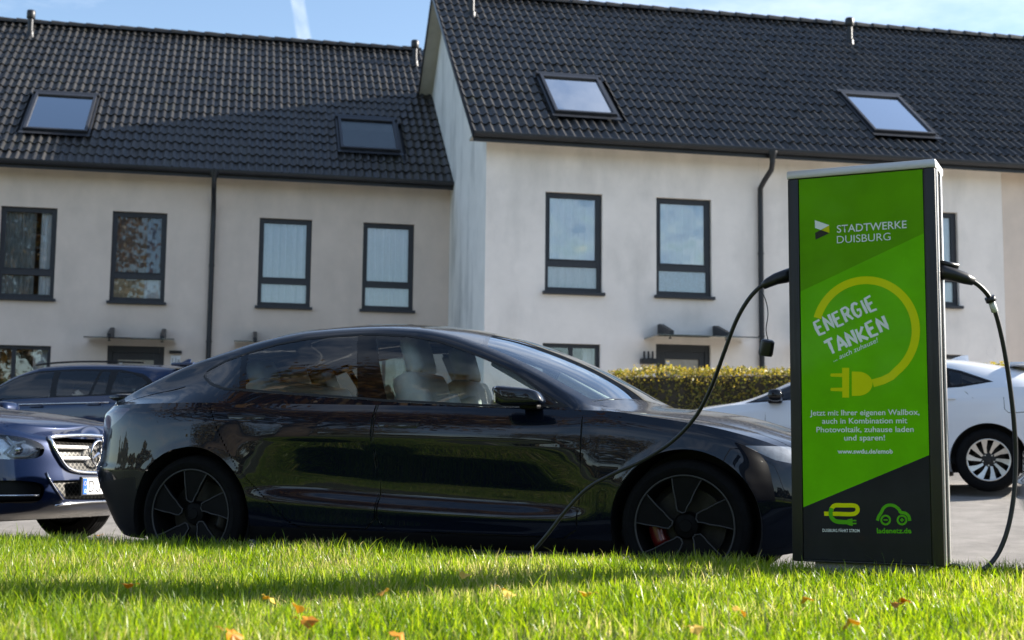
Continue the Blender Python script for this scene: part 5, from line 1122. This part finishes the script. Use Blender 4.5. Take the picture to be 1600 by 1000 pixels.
def ptext(s, pl, pr, hpx, m_, bold=0.0, shear=0.0, layer=3, space=1.0):
    me = text_mesh(s, 1.0, bold, shear, space=space); n = len(me.vertices); co = np.zeros(n * 3); me.vertices.foreach_get('co', co); co = co.reshape(-1, 3)
    a = np.array(pxs(*pl)); b = np.array(pxs(*pr)); ex = b - a; L = np.linalg.norm(ex); ex /= L; ey = np.array([-ex[1], ex[0]])
    w = co[:, 0].max() - co[:, 0].min(); sx = L / w; sy = hpx * mpy / .70
    X = (co[:, 0] - co[:, 0].min()) * sx; Y = co[:, 1] * sy
    out = np.stack([a[0] + X * ex[0] + Y * ey[0], np.full(n, YF - .0007 * layer), a[1] + X * ex[1] + Y * ey[1]], 1)
    me.vertices.foreach_set('co', out.ravel()); me.update(); return link('lettering', me, m_, panel)
ptext('STADTWERKE', (1308, 363.9), (1417, 356.4), 12, M['p_white'], bold=.008); ptext('DUISBURG', (1308, 380.5), (1391.8, 375.3), 12, M['p_white'], bold=-.003)
ptext('... auch zuhause!', (1302.8, 565.6), (1373.5, 534), 7.6, M['p_white'], shear=.25, bold=.004)
for s_, a_, b_ in (('Jetzt mit Ihrer eigenen Wallbox,', (1265.9, 649.3), (1437, 648)), ('auch in Kombination mit', (1285, 662), (1417.8, 661.2)), ('Photovoltaik, zuhause laden', (1276, 675.4), (1428, 674.8)), ('und sparen!', (1319.4, 688.2), (1383, 688))): ptext(s_, a_, b_, 8.4, M['p_white'], bold=.012)
ptext('www.swdu.de/emob', (1308.9, 708.6), (1395.3, 708.6), 6.6, M['p_white'], bold=.028)
ptext('DUISBURG FÄHRT STROM', c4.__call__ and (1220 + 375 / 5.714, 750 + 462 / 5.714), (1220 + 705 / 5.714, 750 + 466 / 5.714), 4.6, M['p_white'], bold=.01); ptext('ladenetz.de', (1220 + 860 / 5.714, 750 + 474 / 5.714), (1220 + 1168 / 5.714, 750 + 474 / 5.714), 7.4, M['p_lime'], bold=.03)
# hand-cut slogan letters: strokes on a 1 x 1.3 cell, roughened
SL = {'E': [[(.85, 0), (.1, .03), (.06, .64), (.1, 1.25), (.82, 1.28)], [(.1, .66), (.68, .70)]], 'N': [[(.08, 0), (.1, 1.28), (.86, .02), (.84, 1.3)]], 'R': [[(.1, 0), (.08, 1.25), (.62, 1.27), (.82, 1.0), (.6, .70), (.12, .64)], [(.42, .66), (.88, .0)]],
      'G': [[(.84, 1.06), (.62, 1.27), (.3, 1.22), (.08, .85), (.1, .35), (.34, .04), (.66, .06), (.86, .32), (.84, .60), (.5, .60)]], 'I': [[(.5, 0), (.48, 1.3)]], 'T': [[(.0, 1.22), (.98, 1.28)], [(.5, 1.26), (.48, 0)]], 'A': [[(.02, 0), (.44, 1.3), (.92, .02)], [(.2, .40), (.74, .42)]], 'K': [[(.12, 0), (.1, 1.3)], [(.84, 1.28), (.18, .58), (.9, .0)]]}
def slogan(word, pl, pr, hpx):
    a = np.array(pxs(*pl)); b = np.array(pxs(*pr)); ex = b - a; L = np.linalg.norm(ex); ex /= L; ey = np.array([-ex[1], ex[0]]); rnd = random.Random(word)
    adv = {'I': .52}; tot = sum(adv.get(c, 1.0) for c in word); u = L / tot; h = hpx * mpy / 1.3; x = 0
    for ch in word:
        cw = adv.get(ch, 1.0); dy = rnd.uniform(-.04, .05); sc = rnd.uniform(.96, 1.06)
        for st in SL[ch]:
            pts = []
            for i in range(len(st) - 1):
                for q in range(4): t_ = q / 4; pts.append((st[i][0] * (1 - t_) + st[i + 1][0] * t_, st[i][1] * (1 - t_) + st[i + 1][1] * t_))
            pts.append(st[-1]); out = []
            for px_, py_ in pts:
                px_ = (px_ - .5) * .86 + .5 * cw / 1.0 if ch == 'I' else px_ * .86 + .04
                X = (x + px_) * u + rnd.uniform(-1, 1) * u * .012; Y = (py_ * sc + dy) * h + rnd.uniform(-1, 1) * u * .012; out.append(tuple(a + ex * X + ey * Y))
            o_ = ribbon('slogan_letter', out, u * .29, M['p_white'], 3 + .2 * rnd.random(), taper=lambda t_: .92 + .16 * math.sin(7 * t_ + len(out)))
        x += cw
slogan('ENERGIE', (1279, 524.5), (1373.5, 481), 22.5); slogan('TANKEN', (1296, 556.2), (1392.5, 513), 22.5)
# two small marks at the foot
def smooth_pts(pts, n=6):
    P_ = [np.array(p, float) for p in pts]; out = []
    for i in range(len(P_) - 1):
        p0, p1, p2, p3 = P_[max(i - 1, 0)], P_[i], P_[i + 1], P_[min(i + 2, len(P_) - 1)]
        for k in range(n): t_ = k / n; out.append(.5 * ((2 * p1) + (-p0 + p2) * t_ + (2 * p0 - 5 * p1 + 4 * p2 - p3) * t_**2 + (-p0 + 3 * p1 - 3 * p2 + p3) * t_**3))
    out.append(P_[-1]); return [tuple(p) for p in out]
ribbon('e_mark', [c4(*q) for q in smooth_pts([(388, 300), (500, 302), (640, 304), (680, 285), (686, 255), (660, 229), (560, 226), (490, 226), (462, 245), (452, 270)])], 38 / 5.714 * mpp, M['p_yellow'], 2)
ribbon('e_mark', [c4(*q) for q in smooth_pts([(456, 250), (446, 290), (456, 335), (490, 366), (540, 374), (600, 376)])], 38 / 5.714 * mpp, M['p_lime'], 3)
flat('e_mark', [c4(*q) for q in [(598, 352), (640, 342), (644, 410), (598, 400)]], M['p_lime'], 3, panel)
for y_ in (362, 388): flat('e_mark', [c4(*q) for q in [(640, y_ - 6), (676, y_ - 6), (676, y_ + 6), (640, y_ + 6)]], M['p_lime'], 3, panel)
ribbon('car_mark', [c4(*q) for q in smooth_pts([(864, 362), (874, 328), (898, 290), (915, 256), (945, 230), (985, 224), (1025, 236), (1058, 266), (1072, 288), (1112, 296), (1142, 322), (1152, 364)])], 27 / 5.714 * mpp, M['p_lime'], 2)
for x_, sgn in ((937, 0), (1083, 1)):
    ribbon('car_mark', [c4(x_ + 39 * math.cos(a), 357 + 39 * math.sin(a)) for a in np.linspace(0, 2 * math.pi, 25)[:-1]], 17 / 5.714 * mpp, M['p_lime'], 2, closed=True)
    flat('car_mark', [c4(*q) for q in [(x_ - 18, 351), (x_ + 18, 351), (x_ + 18, 362), (x_ - 18, 362)]], M['p_lime'], 2, panel)
    if sgn: flat('car_mark', [c4(*q) for q in [(x_ - 6, 340), (x_ + 6, 340), (x_ + 6, 374), (x_ - 6, 374)]], M['p_lime'], 3, panel)
# ================================================================== CHARGING CABLES
M['cable'] = mat('black_cable_rubber', (.010, .011, .013), rough=.42, var=.2, scale=40); M['cableband'] = mat('white_cable_tag', (.72, .74, .72), rough=.4)
M['grip'] = mat('connector_plastic', (.010, .010, .011), rough=.38, var=.2, scale=30)
def at(x, y, Y):
    r_ = ray(x, y); return tuple(CAMP + r_ * (Y / r_[1]))
def crv(pts, n=8):
    P_ = [np.array(p, float) for p in pts]; out = []
    for i in range(len(P_) - 1):
        p0, p1, p2, p3 = P_[max(i - 1, 0)], P_[i], P_[i + 1], P_[min(i + 2, len(P_) - 1)]
        for k in range(n): t_ = k / n; out.append(.5 * ((2 * p1) + (-p0 + p2) * t_ + (2 * p0 - 5 * p1 + 4 * p2 - p3) * t_**2 + (-p0 + 3 * p1 - 3 * p2 + p3) * t_**3))
    out.append(P_[-1]); return [tuple(p) for p in out]
lc = empty('charging_cable', at(1232, 432, 5.60), 0, 'black cable from the station\'s dark left side down past the black saloon', 'cable')
def rel(root, pts): o_ = np.array(root.location); return [tuple(np.array(p) - o_) for p in pts]
run = [at(*q) for q in [(1202, 441, 5.60), (1186, 450, 5.62), (1168, 470, 5.65), (1150, 502, 5.70), (1131, 552, 5.77), (1111, 606, 5.86), (1086, 652, 5.96), (1050, 690, 6.05), (1003, 720, 6.13), (955, 742, 6.20), (917, 764, 6.26), (884, 798, 6.32), (856, 834, 6.37), (828, 866, 6.42), (800, 892, 6.47), (770, 912, 6.54)]]
g1 = SV * -.6 + DV * 6.42; run += [tuple(SV * -2.85 + DV * 6.40 + np.array([0, 0, .012]))]
s_a = float((onplane(390, 835, DV, 6.42)) @ SV)
run += [tuple(SV * (s_a + 1.0) + DV * 6.40 + np.array([0, 0, .035])), tuple(SV * (s_a + .22) + DV * 6.42 + np.array([0, 0, .05])), tuple(SV * (s_a + .06) + DV * 6.43 + np.array([0, 0, .17])), tuple(SV * s_a + DV * 6.45 + np.array([0, 0, .205])), tuple(SV * (s_a - .06) + DV * 6.5 + np.array([0, 0, .17])), tuple(SV * (s_a - .15) + DV * 6.62 + np.array([0, 0, .05])), tuple(SV * (s_a - .2) + DV * 7.2 + np.array([0, 0, .03]))]
MB().tube(rel(lc, crv(run)), .0092, 10).build('cable', M['cable'], lc, smooth=True)
hd = [at(*q) for q in [(1236, 429, 5.60), (1226, 432, 5.60), (1212, 436, 5.60), (1200, 442, 5.60), (1192, 447, 5.61)]]
MB().tube(rel(lc, hd), [.030, .029, .025, .021, .016], 12).build('connector', M['grip'], lc, smooth=True)
MB().tube(rel(lc, [at(1234, 422, 5.60), at(1212, 430, 5.60)]), .010, 8).build('latch_lever', M['grip'], lc, smooth=True)
MB().tube(rel(lc, crv([at(*q) for q in [(1188, 453, 5.60), (1196, 468, 5.59), (1200, 490, 5.58), (1197, 515, 5.58), (1201, 534, 5.58)]])), .0022, 6).build('cap_cord', M['cable'], lc, smooth=True)
cpos = np.array(at(1198, 543, 5.58)) - np.array(lc.location)
MB().lathe([(0, .034), (.022, .033), (.029, .026), (.031, -.024), (.028, -.034), (.018, -.034), (.016, -.016)], 18, Matrix.Translation(tuple(cpos)) @ Matrix.Rotation(R(15), 4, 'X') @ Matrix.Rotation(R(8), 4, 'Y')).build('plug_cap', M['grip'], lc, angle=40)
rc = empty('charging_cable', at(1472, 424, 5.33), 0, 'black cable with white tag looping from the station\'s sunlit right side', 'cable')
run = [at(*q) for q in [(1518, 438, 5.33), (1534, 450, 5.34), (1547, 467, 5.36), (1558, 497, 5.38), (1568, 540, 5.40), (1577, 595, 5.42), (1584, 655, 5.44), (1587, 715, 5.46), (1584, 775, 5.46), (1575, 825, 5.46), (1561, 862, 5.46), (1544, 884, 5.45), (1526, 892, 5.44), (1508, 888, 5.42), (1492, 884, 5.42), (1474, 884, 5.44)]]
MB().tube(rel(rc, crv(run)), .0098, 10).build('cable', M['cable'], rc, smooth=True)
MB().tube(rel(rc, [at(*q) for q in [(1466, 423, 5.34), (1476, 426, 5.33), (1490, 429, 5.33), (1508, 435, 5.33), (1521, 440, 5.33)]]), [.031, .030, .028, .024, .017], 12).build('connector', M['grip'], rc, smooth=True)
MB().tube(rel(rc, [at(1468, 410, 5.33), at(1497, 416, 5.33)]), .011, 8).build('latch_lever', M['grip'], rc, smooth=True)
MB().tube(rel(rc, [at(1546, 464, 5.355), at(1549, 471, 5.36)]), .021, 10).build('cable_clip', M['grip'], rc, smooth=True)
MB().tube(rel(rc, [at(1548.5, 470, 5.36), at(1554.5, 487, 5.372)]), .0135, 10).build('cable_tag', M['cableband'], rc, smooth=True)
# ================================================================== GRASS, LEAVES, HEDGE, TREES
rng = np.random.default_rng(5)
M['grass'] = leafmat('grass_blades', [(.070, .135, .012), (.125, .225, .018), (.20, .300, .026), (.28, .34, .045), (.15, .255, .020), (.44, .40, .17)], trans=.62, rough=.35, patch=2.2)
def blades(name, n, s0, s1, d0, d1, hmin, hmax, wmin, wmax):
    s = rng.uniform(s0, s1, n * 2); d = d1 - (d1 - d0) * rng.random(n * 2)
    X = SV[0] * s + DV[0] * d; Y = SV[1] * s + DV[1] * d
    keep = (Y > 2.3) & (np.abs(X) < .42 * Y + 1.6); 
    lx = (X - SO[0]) * SS[0] + (Y - SO[1]) * SS[1]; ly = (X - SO[0]) * SN[0] + (Y - SO[1]) * SN[1]
    keep &= ~((lx > .07) & (lx < .53) & (ly > .01) & (ly < .19))
    s, d, X, Y = (a[keep][:n] for a in (s, d, X, Y)); n = len(s)
    Zb = GRASS_Z + .018 * np.sin(s * 1.7 + d * .6) * np.cos(d * 1.3 + .4) + .012 * np.sin(s * 4.1 - d * 3.0) - np.maximum(0, 5.2 - d) * .012 - .006
    pat = .5 + .5 * np.sin(s * 2.3 + 1.3 * np.sin(d * 2.1)) * np.sin(d * 3.1 + s * .7)
    h = (hmin + (hmax - hmin) * rng.random(n) ** 1.5) * (.75 + .4 * pat); tall = rng.random(n) < .02; h = np.where(tall, h * 1.5, h)
    w = wmin + (wmax - wmin) * rng.random(n); a = rng.uniform(0, 2 * math.pi, n); lean = rng.uniform(.05, .75, n) * h; la = rng.uniform(0, 2 * math.pi, n)
    P0 = np.stack([X, Y, Zb], 1); wx = np.stack([np.cos(a), np.sin(a), 0 * a], 1) * (w / 2)[:, None]; L = np.stack([np.cos(la), np.sin(la), 0 * la], 1) * lean[:, None]; Zv = np.array([0, 0, 1.0])
    V = []
    for t_, k in ((0, 1.0), (.4, .95), (.75, .62)):
        c_ = P0 + L * (t_ ** 2) + Zv * (h * (t_ - .18 * t_ ** 2 * (lean / h)))[:, None]; V += [c_ - wx * k, c_ + wx * k]
    V.append(P0 + L + Zv * (h * (1 - .25 * lean / h))[:, None]); V = np.stack(V, 1).reshape(-1, 3)
    b = (np.arange(n) * 7)[:, None]; T_ = np.concatenate([b + np.array(t)[None] for t in ([0, 1, 3], [0, 3, 2], [2, 3, 5], [2, 5, 4], [4, 5, 6])])
    o = npmesh(name, V, T_, M['grass'], smooth=True); tag(o, 'sunlit green grass in front of the cars and the station', 'grass', kind='stuff'); return o
blades('grass', 185000, -6.0, 6.0, 2.2, 6.16, .028, .092, .0022, .0054)
# fallen leaves
M['leaf_o'] = leafmat('fallen_leaf_orange', [(.48, .17, .012), (.60, .30, .02)], trans=.35); M['leaf_y'] = leafmat('fallen_leaf_yellow', [(.62, .40, .03), (.70, .55, .12)], trans=.35)
def leaf_mesh(seed):
    rnd = random.Random(seed); n = 14; top = []; 
    for i in range(n):
        a = 2 * math.pi * i / n; r_ = (.5 + .5 * abs(math.cos(a / 2)) ** .6) * (1 + .16 * math.cos(5 * a) + rnd.uniform(-.06, .06)); top.append((.026 * r_ * math.cos(a), .021 * r_ * math.sin(a), .006 * math.cos(2 * a) + rnd.uniform(-.002, .003)))
    vs = [(0, 0, .004)] + top + [(x, y, z - .0008) for x, y, z in [(0, 0, .004)] + top]; m_ = n + 1
    fs = [(0, 1 + i, 1 + (i + 1) % n) for i in range(n)] + [(m_, m_ + 1 + (i + 1) % n, m_ + 1 + i) for i in range(n)] + [(1 + i, m_ + 1 + i, m_ + 1 + (i + 1) % n, 1 + (i + 1) % n) for i in range(n)]
    mb = MB().add(vs, fs); mb.tube([(-.024, 0, .002), (-.036, .003, .006), (-.046, .002, .002)], .0009, 5); return mb.mesh('fallen_leaf')
lm = [leaf_mesh(i) for i in range(4)]
for i, (x, y, c) in enumerate([(481, 970, 'o'), (420, 936, 'y'), (466, 949, 'y'), (1414, 940, 'o'), (1402, 944, 'o'), (1085, 982, 'y'), (622, 997, 'o'), (915, 927, 'y'), (1262, 938, 'y'), (600, 925, 'y'), (792, 926, 'y'), (1156, 955, 'y'), (200, 914, 'o'), (1330, 975, 'y'), (727, 898, 'y'), (362, 992, 'o')]):
    q = onplane(x, y, (0, 0, 1), GRASS_Z + .050 + (i % 3) * .006); o = bpy.data.objects.new('fallen_leaf', lm[i % 4]); COL.objects.link(o); 
    if not o.data.materials: o.data.materials.append(M['leaf_o'])
    o.material_slots[0].link = 'OBJECT'; o.material_slots[0].material = M['leaf_o'] if c == 'o' else M['leaf_y']
    o.location = tuple(q); o.rotation_euler = (random.Random(i).uniform(.2, .9), random.Random(i + 5).uniform(-.5, .5), i * 1.3); k = .8 + .35 * random.Random(i + 9).random(); o.scale = (k, k, k)
    tag(o, 'orange autumn leaf caught in the grass' if c == 'o' else 'yellow autumn leaf caught in the grass', 'leaf', 'orange leaves in the grass' if c == 'o' else 'yellow leaves in the grass')
for i, (x, y) in enumerate([(75, 834), (160, 834), (110, 838)]):
    q = onplane(x + 40, y, (0, 0, 1), .03); o = bpy.data.objects.new('fallen_leaf', lm[(i + 1) % 4]); COL.objects.link(o); o.material_slots[0].link = 'OBJECT'; o.material_slots[0].material = M['leaf_o']; o.location = tuple(q); o.rotation_euler = (.1, .15, i * 2.0); o.scale = (1.5,) * 3
    tag(o, 'orange autumn leaf lying on the asphalt beneath the navy car', 'leaf', 'orange leaves on the asphalt')
def leaf_cards(n, pos, size, flat_=0.0):
    d = rng.normal(size=(n, 3)); d /= np.linalg.norm(d, axis=1, keepdims=True); d[:, 2] *= (1 - flat_); e = np.cross(d, rng.normal(size=(n, 3))); e /= np.linalg.norm(e, axis=1, keepdims=True); f = np.cross(d, e); f /= np.maximum(np.linalg.norm(f, axis=1, keepdims=True), 1e-6)
    s = (size * rng.uniform(.6, 1.25, n))[:, None]
    V = np.stack([pos - e * s * .5, pos + f * s * .3 + d * s * .05, pos + e * s * .55, pos - f * s * .3 + d * s * .05], 1).reshape(-1, 3); b = (np.arange(n) * 4)[:, None]
    return V, np.concatenate([b + np.array([0, 1, 2])[None], b + np.array([0, 2, 3])[None]])
# beech hedge between pavement and houses
M['hedge'] = leafmat('beech_leaves', [(.08, .11, .022), (.18, .185, .032), (.30, .235, .05), (.26, .25, .04), (.42, .33, .08), (.19, .15, .035)], trans=.45, rough=.5)
M['twig'] = mat('hedge_twigs', (.05, .04, .028), rough=.9, var=.4, scale=9, bump=.5, bscale=20)
DH = 19.4; Pl = onplane(955, 575, DV, DH); zh = float(onplane(1100, 573, DV, DH)[2]) - .04; sh0 = float(Pl @ SV); sh1 = sh0 + 22.0
hr = empty('beech_hedge', tuple(SV * sh0 + DV * DH + np.array([0, 0, .64])), -TH, 'trimmed brownish green beech hedge in front of the white houses', 'hedge')
LH, HH, DD = sh1 - sh0, zh - .64, .75
n = 60000; fcs = rng.random(n); px_ = rng.uniform(0, LH, n); pz = rng.uniform(.02, HH, n); py_ = np.where(fcs < .62, rng.normal(.02, .05, n), np.where(fcs < .9, rng.uniform(0, DD, n), rng.uniform(0, DD, n)))
pz = np.where((fcs >= .62) & (fcs < .9), HH + rng.normal(0, .035, n), pz); px_ = np.where(fcs >= .96, rng.normal(0, .05, n), px_)
wob = .05 * np.sin(px_ * 2.1) + .04 * np.sin(px_ * 5.3 + pz * 3) + .03 * np.sin(pz * 7); py_ += wob * (fcs < .62); pz += .5 * wob * ((fcs >= .62) & (fcs < .9))
V, T_ = leaf_cards(n, np.stack([px_, py_, pz], 1), .052); f_ = npmesh('foliage', V, T_, M['hedge'], hr, smooth=False); tag(f_, kind='stuff')
MB().bbox((LH / 2, DD / 2 + .06, HH / 2 - .04), (LH / 2 - .05, DD / 2 - .06, HH / 2 - .04), .1).build('twig_core', M['twig'], hr)
# trees on the lawn behind the photographer: they stand in the car's reflections
M['bark'] = mat('tree_bark', (.085, .065, .045), rough=.95, var=.4, scale=8, bump=.7, bscale=22, stretch=(1, 1, .25))
M['autumn'] = [leafmat('autumn_leaves_rust', [(.07, .035, .010), (.14, .075, .015), (.19, .11, .02), (.11, .085, .018)], trans=.4), leafmat('autumn_leaves_gold', [(.10, .065, .012), (.19, .13, .02), (.14, .11, .02), (.07, .08, .016)], trans=.4)]
def tree(x, y, h, r_, seed, mt, label):
    rt = empty('autumn_tree', (x, y, -.07), 0, label, 'tree', 'autumn trees on the far lawn'); rnd = random.Random(seed); mb = MB(); tips = []
    mb.tube([(0, 0, -.3), (.05, 0, h * .15), (.02, .08, h * .35), (0, .05, h * .6), (.05, 0, h * .9)], [h * .030, h * .024, h * .019, h * .011, h * .003], 10)
    for k in range(15):
        z0 = h * (.26 + .5 * k / 15); a = k * 2.4 + rnd.uniform(-.3, .3); L = r_ * (1.0 - .5 * k / 15) * rnd.uniform(.75, 1.1); e = (math.cos(a) * L, math.sin(a) * L, z0 + L * rnd.uniform(.35, .8)); m_ = (e[0] * .5, e[1] * .5, z0 + (e[2] - z0) * .35)
        mb.tube([(0, .03, z0), m_, e], [h * .009, h * .006, h * .002], 6); tips += [e, m_, ((e[0] + m_[0]) / 2, (e[1] + m_[1]) / 2, (e[2] + m_[2]) / 2)]
        for q in range(3):
            b = (e[0] * rnd.uniform(.5, .9) + rnd.uniform(-.8, .8), e[1] * rnd.uniform(.5, .9) + rnd.uniform(-.8, .8), e[2] + rnd.uniform(-.4, 1.0)); mb.tube([m_, b], [h * .004, h * .001], 5); tips.append(b)
    mb.build('trunk', M['bark'], rt, smooth=True); tips = np.array(tips + [(0, 0, h * .95), (0, 0, h * .85)]); n = 9000
    pos = tips[rng.integers(0, len(tips), n)] + rng.normal(0, r_ * .16, (n, 3)); V, T_ = leaf_cards(n, pos, .27); npmesh('crown', V, T_, mt, rt); return rt
for i, (x, y, h, r_) in enumerate([(-12.0, -27, 17, 4.2), (-21, -25, 16, 4.8), (-7.6, 2.4, 13, 3.8), (-26, -14, 14, 4.6), (16, -46, 10, 3.6)]):
    tree(x, y, h, r_, i + 3, M['autumn'][i % 2], ['tall rust-leaved tree mirrored in the grey-curtained window', 'tall golden tree standing next to the rust-leaved one', 'rust-leaved lawn tree mirrored in the black saloon\'s rear window', 'broad golden tree mirrored in the black saloon\'s rear wing', 'small rust-leaved tree far across the lawn'][i])
# unseen belt of trees added behind the camera to darken horizon reflections
M['wood'] = leafmat('added_wood_leaves', [(.035, .045, .012), (.07, .06, .016), (.11, .075, .018), (.05, .06, .015)], trans=.25)
n = 26000; az_ = rng.uniform(R(168), R(385), n); rr_ = rng.uniform(82, 96, n); top_ = 8.5 + 2.6 * np.sin(az_ * 17) + 2.0 * np.sin(az_ * 41 + 1) + 1.2 * np.sin(az_ * 97); zz_ = top_ * rng.random(n) ** .8
V, T_ = leaf_cards(n, np.stack([rr_ * np.cos(az_), rr_ * np.sin(az_), zz_], 1), 1.9); fw_ = npmesh('added_wood', V, T_, M['wood']); tag(fw_, 'added unseen belt of trees, darkening the horizon mirrored in the car doors', 'trees', kind='stuff')
# vapour trail high above the roofs
m_ = bpy.data.materials.new('vapour'); m_.use_nodes = True; t_ = m_.node_tree; t_.nodes.clear(); oo = t_.nodes.new('ShaderNodeOutputMaterial'); mi_ = t_.nodes.new('ShaderNodeMixShader'); tr_ = t_.nodes.new('ShaderNodeBsdfTransparent'); tl_ = t_.nodes.new('ShaderNodeBsdfTranslucent'); tl_.inputs['Color'].default_value = (.9, .9, .9, 1)
ge_ = t_.nodes.new('ShaderNodeLayerWeight'); ge_.inputs['Blend'].default_value = .35; inv = t_.nodes.new('ShaderNodeMath'); inv.operation = 'MULTIPLY_ADD'; inv.inputs[1].default_value = -.22; inv.inputs[2].default_value = .2
tcv = t_.nodes.new('ShaderNodeTexCoord'); nv_ = t_.nodes.new('ShaderNodeTexNoise'); nv_.inputs['Scale'].default_value = .018; nv_.inputs['Detail'].default_value = 5; t_.links.new(tcv.outputs['Object'], nv_.inputs['Vector'])
mv_ = t_.nodes.new('ShaderNodeMapRange'); mv_.inputs['From Min'].default_value = .35; mv_.inputs['From Max'].default_value = .65; mv_.inputs['To Min'].default_value = .35; t_.links.new(nv_.outputs['Fac'], mv_.inputs['Value']); mm_ = t_.nodes.new('ShaderNodeMath'); mm_.operation = 'MULTIPLY'; ge_.inputs['Blend'].default_value = .62; inv.use_clamp = True
t_.links.new(ge_.outputs['Facing'], inv.inputs[0]); t_.links.new(inv.outputs[0], mm_.inputs[0]); t_.links.new(mv_.outputs[0], mm_.inputs[1]); t_.links.new(mm_.outputs[0], mi_.inputs['Fac']); t_.links.new(tr_.outputs[0], mi_.inputs[1]); t_.links.new(tl_.outputs[0], mi_.inputs[2]); t_.links.new(mi_.outputs[0], oo.inputs['Surface'])
vt = [np.array(at(*q)) for q in [(430, -170, 3600), (448, -90, 3800), (463, -10, 4000), (476, 65, 4200), (490, 140, 4400)]]
vr = empty('vapour_trail', tuple(vt[2]), 0, 'thin white vapour trail in the sky above the beige houses', 'vapour trail')
MB().tube([tuple(p - vt[2]) for p in vt], [26, 25, 24, 26, 28], 20, cap=False).build('vapour', m_, vr, smooth=True)
